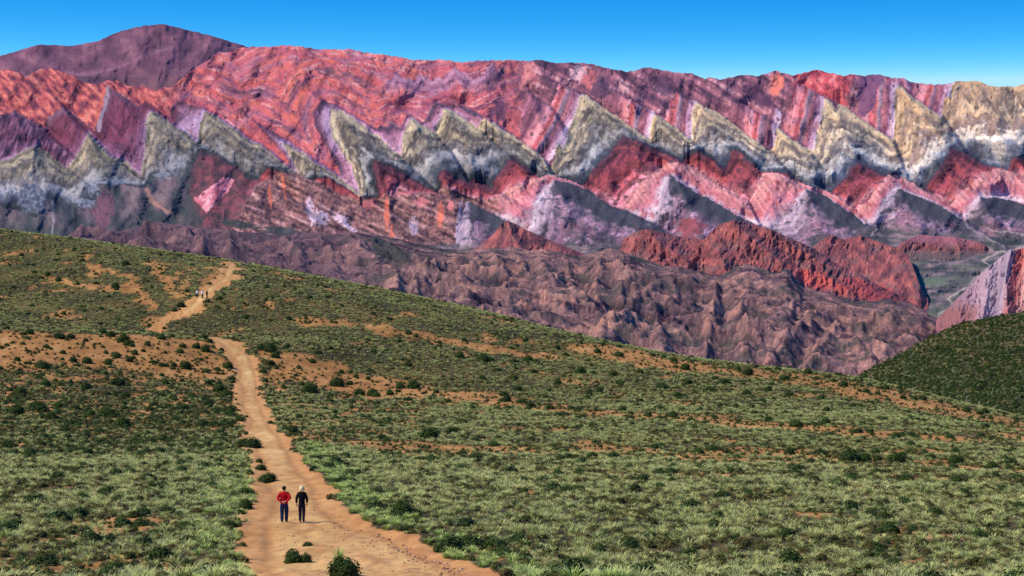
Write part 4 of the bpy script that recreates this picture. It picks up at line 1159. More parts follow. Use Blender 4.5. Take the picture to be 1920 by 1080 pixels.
def dome_mesh(name, mat, seed, leaves=170, w=0.5, h=0.36, leaf=0.07, lobes=3):
    """an uneven cushion: a dark lumpy core under many small leaf faces"""
    r = random.Random(seed)
    lob = [(r.uniform(-0.42, 0.42) * w, r.uniform(-0.3, 0.3) * w, r.uniform(0.5, 0.78) * w, r.uniform(0.7, 1.05) * h) for _ in range(lobes)]
    v, f, tip = [], [], []

    def surf(ux, uy, uz):
        best = 0
        for lx, ly, lr, lh in lob:
            b_ = ux * lx + uy * ly
            best = max(best, b_ + lr)
        return best
    rings, seg = 4, 10
    i0 = 0
    for k in range(rings + 1):
        ph = k / rings * math.pi / 2
        for s in range(seg):
            a = s / seg * 2 * math.pi
            ux, uy, uz = math.cos(a) * math.cos(ph), math.sin(a) * math.cos(ph), math.sin(ph)
            q = surf(ux, uy, uz) * 0.84 * (1 + r.uniform(-0.08, 0.08))
            v.append((ux * q, uy * q, max(h * uz ** 0.75 * 0.84 * (1 + r.uniform(-0.1, 0.1)), 0) - 0.05 * (k == 0)))
            tip.append(0.0)
    for k in range(rings):
        for s in range(seg):
            f.append((k * seg + s, k * seg + (s + 1) % seg, (k + 1) * seg + (s + 1) % seg, (k + 1) * seg + s))
    for _ in range(leaves):
        a = r.uniform(0, 2 * math.pi)
        uz = r.uniform(0.0, 1.0)
        c = math.sqrt(1 - uz * uz)
        ux, uy = math.cos(a) * c, math.sin(a) * c
        q = surf(ux, uy, uz) * r.uniform(0.80, 1.06)
        p = np.array((ux * q, uy * q, h * uz ** 0.75 * r.uniform(0.84, 1.08) + 0.02))
        nrm = np.array((ux, uy, uz + 0.35)) + np.array([r.uniform(-0.7, 0.7) for _ in range(3)])
        nrm /= np.linalg.norm(nrm)
        t1 = np.cross(nrm, (r.uniform(-1, 1), r.uniform(-1, 1), r.uniform(-1, 1)))
        t1 /= np.linalg.norm(t1) + 1e-6
        t2 = np.cross(nrm, t1)
        s = leaf * r.uniform(0.6, 1.2)
        i = len(v)
        v += [p - t1 * s, p + t2 * s * 0.55, p + t1 * s, p - t2 * s * 0.55]
        f.append((i, i + 1, i + 2, i + 3))
        tv = max(0, r.gauss(0.18, 0.22)) * (0.4 + 0.6 * uz)
        tip += [tv, tv, tv, tv]
    me = raw_mesh(name, v, f, mat)
    set_tip(me, np.clip(tip, 0, 1))
    return me


def proto(me):
    o = bpy.data.objects.new(me.name, me)
    PROTO.objects.link(o)
    return o


# prototypes, in alphabetical order of their names = instance index
for k in range(4):
    proto(grass_mesh("a_grass_tuft_%d" % k, GRASS, 40 + k, 46, 0.40 + 0.05 * k, 0.24 + 0.03 * k))         # 0-3
for k in range(2):
    proto(grass_mesh("b_fresh_tuft_%d" % k, FRESH, 60 + k, 50, 0.44, 0.26))                                # 4-5
for k in range(3):
    proto(dome_mesh("c_low_scrub_%d" % k, LOWSH, 80 + k, 110, 0.27, 0.24, 0.05, 3))                        # 6-8
for k in range(2):
    proto(dome_mesh("d_small_shrub_%d" % k, SHRUB, 90 + k, 150, 0.5, 0.42, 0.06, 4))                       # 9-10


def scatter(name, x, y, z, scl, rot, kind, label, category):
    """one object of uncountable plants: points with a size, a turn and a kind, instanced by geometry nodes"""
    me = bpy.data.meshes.new(name)
    me.vertices.add(len(x))
    me.vertices.foreach_set("co", np.stack([x, y, z], -1).astype(F32).ravel())
    for nm, tp, vals in (("scl", 'FLOAT', scl), ("rot", 'FLOAT', rot), ("kindex", 'INT', kind)):
        at = me.attributes.new(nm, tp, 'POINT')
        at.data.foreach_set("value", np.asarray(vals, F32 if tp == 'FLOAT' else np.int32))
    o = bpy.data.objects.new(name, me)
    COL.objects.link(o)
    g = bpy.data.node_groups.new(name + "_nodes", 'GeometryNodeTree')
    g.interface.new_socket("Geometry", in_out='INPUT', socket_type='NodeSocketGeometry')
    g.interface.new_socket("Geometry", in_out='OUTPUT', socket_type='NodeSocketGeometry')
    n, l = g.nodes, g.links
    gi, go = n.new("NodeGroupInput"), n.new("NodeGroupOutput")
    ci = n.new("GeometryNodeCollectionInfo")
    ci.inputs["Collection"].default_value = PROTO
    ci.inputs["Separate Children"].default_value = True
    ci.inputs["Reset Children"].default_value = True
    ip = n.new("GeometryNodeInstanceOnPoints")
    ip.inputs["Pick Instance"].default_value = True

    def attr(nm, tp):
        a = n.new("GeometryNodeInputNamedAttribute")
        a.data_type = tp
        a.inputs["Name"].default_value = nm
        return a.outputs["Attribute"]
    cx = n.new("ShaderNodeCombineXYZ")
    l.new(attr("rot", 'FLOAT'), cx.inputs["Z"])
    l.new(gi.outputs[0], ip.inputs["Points"])
    l.new(ci.outputs[0], ip.inputs["Instance"])
    l.new(attr("kindex", 'INT'), ip.inputs["Instance Index"])
    l.new(cx.outputs[0], ip.inputs["Rotation"])
    l.new(attr("scl", 'FLOAT'), ip.inputs["Scale"])
    l.new(ip.outputs[0], go.inputs[0])
    md = o.modifiers.new("plants", 'NODES')
    md.node_group = g
    o["kind"] = "stuff"
    o["label"] = label
    o["category"] = category
    return o


def meadow_points():
    X, Y = [], []
    bands = [(44, 90, 6.6), (90, 130, 6.0), (130, 190, 4.8), (190, 280, 3.6), (280, 380, 2.8), (380, 560, 2.2)]
    for a, b, dens in bands:
        area = 0.5 * (b * b - a * a) * (2580 / FPX)
        n = int(area * dens)
        dd = np.sqrt(nrng.uniform(a * a, b * b, n))
        px = nrng.uniform(-330, 2250, n)
        X.append((px - 960) / FPX * dd)
        Y.append(dd)
    return np.concatenate(X), np.concatenate(Y)


mx_, my_ = meadow_points()
ms, mp, mdp = soil_path(mx_, my_)
u = nrng.random(len(mx_))
veg_n = fbm(mx_ / 10, my_ / 18, 4, 601)
veg_f = fbm(mx_ / 2.5, my_ / 4, 3, 603)
keep = (~mp) & (u > ms * 0.92) & (u > 0.16 - 0.5 * veg_f)
mx_, my_, ms, mdp, veg_n, veg_f = (a[keep] for a in (mx_, my_, ms, mdp, veg_n, veg_f))
u1, u2 = nrng.random(len(mx_)), nrng.random(len(mx_))
left_dark = (mx_ < -0.13 * my_) & (my_ > 165) & (my_ < 330)
right_side = (mx_ > -0.105 * my_)
p_scrub = 0.20 + 0.32 * sstep(0.0, 0.5, veg_n) + 0.30 * left_dark + 0.06 * (my_ > 300) - 0.10 * (my_ > 385) + 0.25 * (ms > 0.3)
kind = np.where(u1 < p_scrub, 6 + (u2 * 3).astype(int), (u2 * 4).astype(int))
fresh = (mdp < 2.2 + 1.5 * veg_f) & (right_side | (u2 < 0.5)) & (my_ < 190) & (u1 > 0.18)
kind = np.where(fresh, 4 + (u2 * 2).astype(int), kind)
small = (nrng.random(len(mx_)) < 0.017 + 0.045 * left_dark + 0.02 * (ms > 0.2))
kind = np.where(small, 9 + (u2 * 2).astype(int), kind)
scl = (0.42 + 1.0 * nrng.random(len(mx_)) ** 2.0 + 0.25 * sstep(-0.1, 0.4, veg_f)) * (1 + 0.12 * sstep(200, 400, my_))
scl = scl * np.where(kind >= 9, 0.85, 0.84) * np.where((kind < 4) & (ms > 0.3), 0.7, 1)
scatter("meadow_grass", mx_, my_, zg(mx_, my_), scl, nrng.random(len(mx_)) * 6.28, kind, "pale green bunch grass and low scrub covering the meadow hill", "grass")

# plants on the green hillside
gh = bpy.data.objects["green_hillside"].data
co = np.empty(len(gh.vertices) * 3, F32)
gh.vertices.foreach_get("co", co)
co = co.reshape(-1, 3)[3 * 400:-400]
sel = nrng.integers(0, len(co), 26000)
sel = sel[co[sel, 1] < 1000]
gp = co[sel] + nrng.normal(0, 0.5, (len(sel), 3)) * (1, 1, 0)
gk = np.where(nrng.random(len(sel)) < 0.85, nrng.integers(6, 9, len(sel)), nrng.integers(0, 4, len(sel)))
gk = np.where(nrng.random(len(sel)) < 0.34, nrng.integers(9, 11, len(sel)), gk)  # more dark shrubs, standing in for the cloud shade
scatter("hillside_scrub", gp[:, 0], gp[:, 1], gp[:, 2], nrng.uniform(1.2, 2.3, len(sel)), nrng.random(len(sel)) * 6.28, gk, "dense low scrub on the green hillside beyond the meadow", "scrub")

# ------------------------------------------------------------------ single shrubs
SH_MESH = [dome_mesh("shrub_%d" % k, SHRUB, 200 + k, 460, 0.5, 0.50 + 0.04 * (k % 3), 0.05, 3 + k % 3) for k in range(6)]


def stem_mesh():
    v, f = [], []
    r = random.Random(5)
    for k in range(7):
        a = k / 7 * 6.28 + r.uniform(-0.3, 0.3)
        tx, ty, tz = math.cos(a) * 0.3, math.sin(a) * 0.3, r.uniform(0.25, 0.42)
        i = len(v)
        for t, rad in ((0, 0.022), (1, 0.008)):
            for s in range(4):
                b_ = s * math.pi / 2
                v.append((tx * t + rad * math.cos(b_) + 0.03 * math.cos(a), ty * t + rad * math.sin(b_) + 0.03 * math.sin(a), -0.04 + tz * t))
        for s in range(4):
            f.append((i + s, i + (s + 1) % 4, i + 4 + (s + 1) % 4, i + 4 + s))
    return raw_mesh("stem", v, f, WOOD)


STEM = stem_mesh()


def tag(o, label, cat, group=None):
    o["label"] = label
    o["category"] = cat
    if group:
        o["group"] = group
    return o


def shrub_at(px, py, wpx, label, group=None, hk=1.0, parts=False, variant=None, world=None):
    x, y = world if world else hit(px, py)
    w = wpx / FPX * math.hypot(x, y) if world is None else wpx
    w = min(max(w, 0.3), 2.6)
    z = float(zg(np.array([x]), np.array([y]))[0])
    k = rnd.randrange(6) if variant is None else variant
    s = w / 0.74
    rot = rnd.uniform(0, 6.28)
    if parts:
        o = bpy.data.objects.new("shrub", None)
        o.empty_display_size = 0.2
        COL.objects.link(o)
        fo = bpy.data.objects.new("foliage", SH_MESH[k])
        COL.objects.link(fo)
        fo.parent = o
        so = bpy.data.objects.new("stem", STEM)
        COL.objects.link(so)
        so.parent = o
    else:
        o = bpy.data.objects.new("shrub", SH_MESH[k])
        COL.objects.link(o)
    o.location = (x, y, z - (0.1 if parts else 0.03))
    o.rotation_euler = (0, 0, rot)
    o.scale = (s, s, s * hk)
    if group and not parts:
        size = "broad" if w > 1.45 else "small" if w < 0.95 else "mid-sized"
        label = size + " " + label.replace("large ", "").replace("small ", "")
    tag(o, label, "shrub", group)
    return o, x, y, z, w


N_SHRUB = 0
# on the path
near, sx_, sy_, sz_, sw_ = shrub_at(640, 1076, 56, "largest round green shrub on the path, pale grass blades sticking out of it", None, 0.95, True, 0)
gb = grass_mesh("grass_blades", FRESH, 77, 40, 0.62, 0.16)
g_o = bpy.data.objects.new("grass_blades", gb)
COL.objects.link(g_o)
g_o.parent = near
g_o.location = (0.18, -0.30, 0.32)
shrub_at(549, 1050, 32, "dark round shrub on the path with a smaller one touching it", None, 1.05, True, 1)
shrub_at(573, 1050, 22, "smaller round shrub on the path touching a darker bigger one", None, 1.0, True, 2)
shrub_at(577, 1020, 17, "tiny low shrub on the path between the couple and the twin shrubs", None, 0.7, True, 3)
shrub_at(504, 900, 31, "flat dark shrub on the path just behind the man in red", None, 0.7, True, 4)
shrub_at(490, 880, 19, "small pale green shrub on the path, one of a pair in line", "pair of pale green shrubs on the path", 0.8, True, 5)
shrub_at(486, 865, 13, "small pale green shrub on the path, one of a pair in line", "pair of pale green shrubs on the path", 0.9, True, 0)
shrub_at(473, 838, 33, "round green shrub alone on the left edge of the path", None, 0.75, True, 2)
placed = []


def many(lst, label, group, wdef=None):
    for e in lst:
        px, py = e[0], e[1]
        w = e[2] if len(e) > 2 else wdef * rnd.uniform(0.8, 1.25)
        _, x, y, z, ww = shrub_at(px, py, w, label, group, rnd.uniform(0.72, 1.0))
        placed.append((x, y))


many([(461, 954, 28), (459, 934, 36), (430, 990, 22), (446, 905, 22), (452, 838, 22), (454, 905, 18), (450, 790, 18), (432, 772, 16), (425, 745, 22), (412, 735, 26)], "dark shrub right at the grassy left edge of the path", "shrubs on the path's left edge")
many([(845, 1034, 46), (825, 1034, 24), (878, 1026, 40), (942, 1044, 36), (700, 978, 20), (752, 968, 40), (640, 905, 22), (615, 880, 20), (548, 812, 24), (535, 808, 20), (506, 745, 14)], "dark shrub right at the grassy right edge of the path", "shrubs on the path's right edge")
many([(55, 626, 17), (110, 634, 22), (132, 634, 16), (193, 625, 15), (208, 631, 17), (232, 641, 24), (240, 648, 15), (277, 648, 13), (303, 636, 15), (323, 632, 10), (343, 651, 12), (338, 661, 14), (367, 653, 15), (385, 659, 19), (382, 636, 16),
      (393, 642, 12), (32, 676, 13), (118, 663, 12), (137, 678, 14), (163, 681, 17), (218, 670, 18), (203, 683, 16), (243, 678, 14), (253, 664, 13), (287, 681, 11), (303, 686, 13), (325, 686, 11), (347, 690, 24), (387, 698, 15), (408, 695, 13), (428, 690, 19),
      (43, 628, 11), (14, 618, 10), (160, 640, 9), (95, 655, 8), (268, 660, 9), (310, 662, 9), (400, 652, 9), (78, 690, 22)],
     "dark round shrub on the bare orange sand beside the path's bend", "shrubs on the orange sand by the path's bend", 14)
many([(490, 656, 16), (507, 660, 24), (518, 671, 18), (495, 699, 14), (498, 716, 12), (507, 684, 16), (595, 664, 14), (585, 679, 13), (633, 724, 26), (580, 736, 30), (533, 655, 12), (655, 722, 14), (673, 742, 20), (697, 742, 18), (706, 744, 17), (731, 741, 15), (750, 728, 17), (775, 728, 26), (640, 700, 12), (690, 712, 10), (620, 745, 14), (560, 690, 10)],
     "dark round shrub on the bare orange soil across the bend", "shrubs on the orange soil across the path's bend", 14)
many([(1286, 694, 19), (1264, 680, 14), (1337, 679, 11), (1303, 678, 8), (1384, 694, 12), (1404, 703, 19), (1457, 694, 13), (1481, 693, 11), (1515, 701, 16), (1470, 714, 19), (1530, 712, 12), (1551, 711, 13), (1569, 706, 12), (1562, 716, 9), (1582, 725, 20), (1600, 724, 10),
      (1624, 736, 13), (1646, 740, 13), (1612, 713, 10), (1661, 730, 14), (1652, 730, 10), (1687, 730, 11), (1693, 748, 13), (1714, 750, 12), (1729, 750, 15), (1739, 738, 10), (1764, 755, 10), (1811, 772, 15), (1837, 777, 14), (1847, 775, 13), (1869, 760, 9), (1882, 778, 10), (1915, 778, 10),
      (1740, 744, 10), (1755, 740, 14), (1790, 765, 9), (1905, 795, 12), (1418, 690, 9), (1440, 694, 9), (1365, 686, 8), (1225, 668, 10), (1245, 672, 11)],
     "dark shrub on the orange sand along the meadow's far rim", "shrubs along the meadow's far rim", 12)
many([(944, 742, 14), (971, 733, 16), (950, 753, 18), (980, 756, 14), (994, 764, 20), (1030, 767, 16), (1082, 772, 14), (1167, 771, 17), (1182, 777, 11), (1262, 782, 18), (1295, 790, 14), (1340, 785, 12), (1492, 800, 26), (1548, 797, 20), (1530, 800, 12), (1385, 795, 14), (1440, 790, 16), (1610, 812, 16), (1632, 812, 12), (1708, 818, 15), (1782, 822, 16), (1860, 826, 14)],
     "dark shrub along the long thin strip of orange soil across the meadow", "shrubs along the long strip of orange soil", 14)
many([(1592, 866, 36), (1620, 866, 28), (1646, 866, 18), (1642, 855, 22), (1680, 868, 32), (1692, 858, 20), (1745, 862, 22), (1706, 868, 14), (1792, 870, 26), (1860, 880, 22), (1895, 876, 28), (1884, 864, 16), (1588, 846, 14), (1480, 854, 22), (1378, 868, 12), (1310, 850, 18), (1462, 868, 14), (1900, 848, 14)],
     "large dark rounded shrub on the broad orange soil patch in the right-hand meadow", "large shrubs on the broad orange soil patch")
many([(804, 824, 38), (845, 816, 24), (892, 864, 28), (886, 768, 12), (1150, 862, 24), (1110, 860, 22), (1060, 850, 18), (1345, 975, 27), (1660, 978, 29), (1806, 930, 26), (1910, 955, 26), (1080, 1062, 26), (1640, 1030, 26), (1480, 1062, 44), (1010, 1078, 30), (1190, 920, 20), (1400, 930, 22), (1260, 905, 16), (1530, 905, 20), (1740, 930, 18), (980, 905, 20), (900, 945, 18), (1700, 905, 24), (1830, 1000, 22), (1290, 1020, 24)],
     "dark shrub among pale grass tufts on the walkers' right", "shrubs in the grass right of the path", 20)
many([(300, 1052, 45), (347, 992, 29), (262, 988, 28), (85, 1062, 50), (60, 945, 34), (165, 856, 22), (110, 852, 18), (57, 858, 22), (215, 1078, 40), (10, 940, 22), (108, 900, 24), (155, 925, 26), (285, 915, 18), (235, 870, 12), (355, 865, 16), (15, 840, 24), (30, 778, 28), (70, 772, 36), (95, 788, 24), (110, 765, 18), (200, 782, 34), (170, 780, 22), (230, 800, 28),
      (140, 770, 20), (330, 790, 20), (345, 770, 22), (300, 745, 16), (235, 745, 18), (380, 800, 22), (400, 800, 18), (405, 775, 18), (360, 745, 16), (220, 722, 26), (85, 722, 18), (160, 730, 20), (40, 740, 20), (310, 720, 14), (390, 760, 20), (390, 722, 14), (280, 770, 16), (120, 810, 22), (250, 830, 16), (380, 832, 14)],
     "dark shrub among dense scrub on the walkers' left", "shrubs in the scrub left of the path", 20)
many([(390, 566, 10), (386, 574, 6), (412, 562, 12), (418, 553, 8), (407, 578, 9), (415, 560, 6), (340, 575, 14), (327, 583, 10), (308, 617, 8), (420, 497, 6), (77, 523, 10), (110, 527, 12), (145, 534, 9), (215, 540, 14), (155, 490, 10), (300, 505, 8), (300, 480, 8), (285, 540, 8), (140, 470, 9), (90, 516, 10), (65, 512, 9), (235, 497, 14), (360, 498, 8), (350, 548, 9), (180, 515, 8), (40, 480, 9), (25, 540, 10), (60, 575, 10), (190, 580, 10), (120, 590, 9)],
     "small dark shrub on the grassy slope left of the climbing path", "shrubs on the far slope left of the path", 9)
many([(462, 597, 12), (540, 600, 12), (510, 560, 10), (580, 560, 12), (500, 540, 12), (640, 575, 9), (700, 590, 10), (610, 540, 9), (730, 600, 10), (765, 626, 12), (780, 632, 10), (823, 644, 12), (862, 671, 18), (905, 678, 22), (963, 680, 14), (990, 678, 20), (765, 686, 16), (933, 698, 14), (870, 640, 10), (985, 640, 11), (1045, 655, 12), (1055, 618, 8), (1025, 612, 8), (960, 600, 10), (880, 600, 8), (815, 585, 9), (1000, 700, 14), (1090, 700, 18), (1150, 705, 16), (1120, 662, 14), (1160, 668, 16), (1060, 668, 14), (1200, 700, 14), (1240, 730, 20), (1290, 722, 18), (1330, 735, 20), (1270, 745, 16), (1160, 722, 14), (1125, 735, 13), (1045, 720, 14), (965, 712, 13), (905, 712, 13), (1400, 740, 18), (1440, 735, 16), (1360, 720, 18), (1480, 745, 16), (1540, 750, 14), (1600, 765, 16), (1340, 712, 12), (1550, 772, 14), (1660, 790, 14), (1380, 765, 12), (1200, 755, 14), (1100, 748, 12), (1720, 790, 14), (660, 640, 10), (620, 655, 10), (700, 660, 12)],
     "dark shrub scattered on the grassy rise beyond the bend", "shrubs on the grassy rise beyond the bend", 12)
print("shrubs", len(placed) + 8)

# ------------------------------------------------------------------ stones on the path
STONE, _n, _l, _b = new_mat("stone")
_oi = _n.new("ShaderNodeObjectInfo")
_cr = _n.new("ShaderNodeValToRGB")
_cr.color_ramp.elements[0].color = (*lin((116, 78, 58)), 1)
_cr.color_ramp.elements[1].color = (*lin((206, 158, 124)), 1)
_l.new(_oi.outputs["Random"], _cr.inputs["Fac"])
_l.new(_cr.outputs["Color"], _b.inputs["Base Color"])


def stone_mesh(name, seed):
    r = random.Random(seed)
    v, f = [], []
    for k, (z, q) in enumerate(((-0.3, 0.75), (0.1, 1.0), (0.42, 0.6))):
        for s in range(6):
            a = s / 6 * 6.28 + r.uniform(-0.25, 0.25)
            qq = q * r.uniform(0.75, 1.2)
            v.append((math.cos(a) * qq, math.sin(a) * qq * 0.75, z * r.uniform(0.8, 1.2)))
    v.append((0, 0, 0.5))
    for k in range(2):
        for s in range(6):
            f.append((k * 6 + s, k * 6 + (s + 1) % 6, k * 6 + 6 + (s + 1) % 6, k * 6 + 6 + s))
    for s in range(6):
        f.append((12 + s, 12 + (s + 1) % 6, 18))
    return raw_mesh(name, v, f, STONE)


for k in range(2):
    proto(stone_mesh("e_stone_%d" % k, 300 + k))                   # 11-12
sxx, syy, ssz = [], [], []
for _ in range(9000):
    yy = math.sqrt(rnd.uniform(62 ** 2, 260 ** 2)) if rnd.random() < 0.4 else rnd.uniform(64, 120)
    xx = rnd.uniform(-0.14, 0.02) * yy
    sxx.append(xx)
    syy.append(yy)
sxx, syy = np.array(sxx), np.array(syy)
_s, _p, _d = soil_path(sxx, syy)
right_edge = sstep(3.2, 0.2, _d) * (sxx > -0.09 * syy) * (syy < 112)
kp = _p & (nrng.random(len(sxx)) < 0.12 + 0.88 * right_edge)
sxx, syy, _r = sxx[kp], syy[kp], right_edge[kp]
scatter("gravel", sxx, syy, zg(sxx, syy) - 0.085, nrng.uniform(0.015, 0.05, len(sxx)) * (1 + 0.8 * _r), nrng.random(len(sxx)) * 6.28, nrng.integers(11, 13, len(sxx)), "loose brown stones strewn along the edge of the dirt path", "stones")

# ------------------------------------------------------------------ people
def cloth(name, c, rough=0.85):
    m, n, l, b = new_mat(name, rough)
    tc = n.new("ShaderNodeTexCoord")
    nz = n.new("ShaderNodeTexNoise")
    nz.inputs["Scale"].default_value = 14
    l.new(tc.outputs["Object"], nz.inputs["Vector"])
    mr = n.new("ShaderNodeMapRange")
    mr.inputs["To Min"].default_value = 0.75
    mr.inputs["To Max"].default_value = 1.2
    l.new(nz.outputs["Fac"], mr.inputs["Value"])
    mx = n.new("ShaderNodeMix")
    mx.data_type = 'RGBA'
    mx.blend_type = 'MULTIPLY'
    mx.inputs["Factor"].default_value = 1.0
    mx.inputs["A"].default_value = (*lin(c), 1)
    l.new(mr.outputs["Result"], mx.inputs["B"])
    l.new(mx.outputs["Result"], b.inputs["Base Color"])
    bp = n.new("ShaderNodeBump")
    bp.inputs["Strength"].default_value = 0.5
    bp.inputs["Distance"].default_value = 0.02
    l.new(nz.outputs["Fac"], bp.inputs["Height"])
    l.new(bp.outputs["Normal"], b.inputs["Normal"])
    return m


SKIN = cloth("skin", (206, 150, 122), 0.6)


def skin_mesh(name, nodes, edges, mat, root=0, sub=2):
    """grow a smooth surface round a skeleton of joints (position, radius or radius pair)"""
    me = bpy.data.meshes.new(name + "_bones")
    me.from_pydata([n_[0] for n_ in nodes], edges, [])
    o = bpy.data.objects.new(name + "_bones", me)
    COL.objects.link(o)
    o.modifiers.new("skin", 'SKIN')
    for i, sv in enumerate(me.skin_vertices[0].data):
        r = nodes[i][1]
        sv.radius = r if isinstance(r, tuple) else (r, r)
        sv.use_root = (i == root)
    sm = o.modifiers.new("sub", 'SUBSURF')
    sm.levels = sm.render_levels = sub
    dg = bpy.context.evaluated_depsgraph_get()
    out = bpy.data.meshes.new_from_object(o.evaluated_get(dg))
    out.name = name
    bpy.data.objects.remove(o)
    bpy.data.meshes.remove(me)
    out.materials.clear()
    out.materials.append(mat)
    out.polygons.foreach_set("use_smooth", [True] * len(out.polygons))
    return out


def chain(nodes, edges, start, seq):
    prev = start
    for n_ in seq:
        nodes.append(n_)
        edges.append((prev, len(nodes) - 1))
        prev = len(nodes) - 1
    return prev


def person(px, py, hpx, label, top_c, leg_c, hair_c, arms, long_hair=False, slim=1.0, stride=0.0, shoe_c=(30, 28, 30), facing=0.0, sub=2, hem=0.86):
    x, y = hit(px, py)
    z = float(zg(np.array([x]), np.array([y]))[0]) - 0.115
    H = hpx / FPX * y
    k = H / 1.74
    w = slim
    L = (-1, 1)
    # joints
    hip = {s: (s * 0.09 * w, 0.0, 0.90) for s in L}
    knee = {s: (s * 0.095 * w, 0.03 + s * stride * 0.5, 0.50) for s in L}
    ank = {s: (s * 0.09 * w, -0.03 + s * stride, 0.09 + max(0, -s * stride) * 0.15) for s in L}
    toe = {s: (s * 0.11 * w, 0.13 + s * stride, 0.035 + max(0, -s * stride) * 0.05) for s in L}
    sho = {s: (s * 0.175 * w, -0.01, 1.375) for s in L}
    elb = {s: (s * arms[0][0], arms[0][1], arms[0][2]) for s in L}
    wri = {s: (s * arms[1][0], arms[1][1], arms[1][2] + (0.02 if s > 0 else 0)) for s in L}
    han = {s: (s * arms[2][0], arms[2][1], arms[2][2] + (0.02 if s > 0 else 0)) for s in L}
    # body, one surface
    N = [((0, 0, 0.96), 0.12), ((0, 0, 1.15), 0.11), ((0, 0, 1.34), 0.13), ((0, 0.0, 1.47), 0.055), ((0, 0.01, 1.55), 0.062), ((0, 0.02, 1.625), 0.088), ((0, 0.01, 1.69), 0.07), ((0, 0.115, 1.60), 0.014)]
    E = [(0, 1), (1, 2), (2, 3), (3, 4), (4, 5), (5, 6), (5, 7)]
    for s in L:
        chain(N, E, 0, [(hip[s], 0.085), (knee[s], 0.052), (ank[s], 0.036), (toe[s], 0.03)])
        e = chain(N, E, 2, [(sho[s], 0.055), (elb[s], 0.04), (wri[s], 0.028), (han[s], (0.036, 0.022))])
        hv = np.array(han[s]) - np.array(wri[s])
        hv = hv / (np.linalg.norm(hv) + 1e-6)
        side = np.cross(hv, (0, 1, 0))
        side = side / (np.linalg.norm(side) + 1e-6)
        for q in range(4):
            b0 = np.array(han[s]) + hv * 0.03 + side * (q - 1.5) * 0.018
            ln = (0.034, 0.042, 0.04, 0.03)[q]
            chain(N, E, e, [(tuple(b0), 0.009), (tuple(b0 + hv * ln + np.array((0, 0.010, 0))), 0.008), (tuple(b0 + hv * ln * 1.7 + np.array((0, 0.028, 0))), 0.006)])
        tb = np.array(han[s]) - hv * 0.01 - side * 0.034
        chain(N, E, e, [(tuple(tb), 0.010), (tuple(tb + hv * 0.035 - side * 0.012 + np.array((0, 0.01, 0))), 0.008)])
        chain(N, E, 5, [((s * 0.088, 0.0, 1.62), 0.016)])       # ears
    body = bpy.data.objects.new("person", skin_mesh("body", N, E, SKIN, 0, sub))
    COL.objects.link(body)

    def part(name, me):
        o = bpy.data.objects.new(name, me)
        COL.objects.link(o)
        o.parent = body
        return o
    # jacket
    N = [((0, 0, hem), (0.185 * w, 0.15)), ((0, 0, 1.10), (0.18 * w, 0.145)), ((0, 0, 1.32), (0.20 * w, 0.15)), ((0, 0, 1.45), (0.085, 0.075)), ((0, 0.005, 1.50), 0.07)]
    E = [(0, 1), (1, 2), (2, 3), (3, 4)]
    for s in L:
        chain(N, E, 2, [(sho[s], 0.085), (elb[s], 0.072), (wri[s], 0.055)])
    part("jacket", skin_mesh("jacket", N, E, cloth("jacket_cloth", top_c), 1, sub))
    N = [((0, 0, 0.98), (0.15 * w, 0.115)), ((0, 0, 0.88), (0.155 * w, 0.12))]
    E = [(0, 1)]
    for s in L:
        chain(N, E, 1, [((hip[s][0] * 1.05, 0, 0.80), 0.115 * w), (knee[s], 0.092 * w), ((ank[s][0], ank[s][1], ank[s][2] - 0.03), 0.07 * w)])
    part("trousers", skin_mesh("trousers", N, E, cloth("trouser_cloth", leg_c), 1, sub))
    for s in L:
        a, t = ank[s], toe[s]
        N = [((a[0], a[1] - 0.03, a[2] - 0.03), (0.045, 0.045)), ((a[0], a[1] + 0.06, a[2] - 0.045), (0.045, 0.036)), (t, (0.044, 0.03))]
        part("shoe", skin_mesh("shoe", N, [(0, 1), (1, 2)], cloth("shoe_leather", shoe_c), 0, sub))
    prof = ([(1.752, 0.0), (1.746, 0.045), (1.722, 0.085), (1.68, 0.115), (1.62, 0.132), (1.56, 0.138), (1.51, 0.125), (1.47, 0.085), (1.465, 0.0)] if long_hair else
            [(1.742, 0.0), (1.736, 0.04), (1.715, 0.074), (1.68, 0.096), (1.64, 0.102), (1.60, 0.096), (1.565, 0.075), (1.555, 0.0)])
    hv_, hf_ = [], []
    hr = random.Random(int(px))
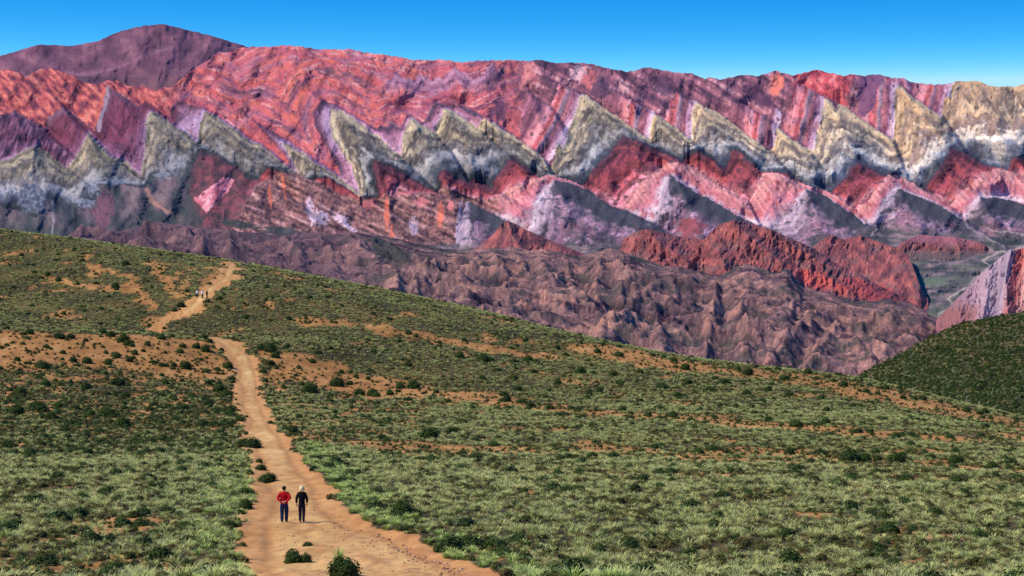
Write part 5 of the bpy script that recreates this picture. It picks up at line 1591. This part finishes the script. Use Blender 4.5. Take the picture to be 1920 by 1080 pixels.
    for zz_, rr_ in prof:
        for q in range(14):
            a_ = q / 14 * 2 * math.pi
            j = 1 + hr.uniform(-0.05, 0.05)
            hv_.append((math.cos(a_) * rr_ * j, math.sin(a_) * rr_ * 0.88 * j - 0.03, zz_))
    for i_ in range(len(prof) - 1):
        for q in range(14):
            hf_.append((i_ * 14 + q, (i_ + 1) * 14 + q, (i_ + 1) * 14 + (q + 1) % 14, i_ * 14 + (q + 1) % 14))
    part("hair", raw_mesh("hair", hv_, hf_, cloth("hair_strands", hair_c, 0.55), True))
    for s in L:
        me = raw_mesh("eye", [(s * 0.034 + dx, 0.098, 1.645 + dz) for dx, dz in ((-0.012, 0), (0, -0.006), (0.012, 0), (0, 0.006))], [(0, 1, 2, 3)], cloth("eye_dark", (24, 18, 16), 0.3))
        part("eye", me)
    body.location = (x, y, z)
    body.rotation_euler = (0, 0, facing)
    body.scale = (k, k, k)
    tag(body, label, "person")
    return body


BEHIND = [(0.30, -0.12, 1.16), (0.10, -0.20, 1.02), (0.02, -0.215, 0.985)]
DOWN = [(0.25, -0.05, 1.13), (0.245, 0.02, 0.91), (0.24, 0.04, 0.84)]
FLANK = math.radians(0)
person(533, 976, 70, "person in a red jacket and blue jeans walking with hands clasped behind the back", (186, 14, 24), (28, 44, 78), (30, 22, 20), BEHIND, False, 1.08, 0.05, (70, 66, 70))
person(566, 976, 69, "blond person in a black jacket and dark trousers walking beside the red jacket", (14, 16, 24), (34, 32, 44), (236, 208, 150), DOWN, True, 0.92, -0.04)
person(370, 557.5, 15.5, "person in a white top and dark blue trousers on the far path", (236, 234, 232), (38, 36, 62), (40, 30, 26), DOWN, False, 0.95, 0.06, sub=1)
person(379.5, 558.8, 16, "person in a white top and black trousers walking between two others on the far path", (240, 238, 234), (26, 20, 22), (24, 18, 16), [(0.27, -0.02, 1.14), (0.20, 0.14, 1.02), (0.16, 0.18, 0.99)], False, 1.08, -0.06, sub=1)
person(388, 559.5, 15.5, "person with long brown hair and dark brown clothes on the far path", (52, 34, 32), (28, 24, 30), (58, 34, 24), DOWN, True, 0.9, 0.05, sub=1)
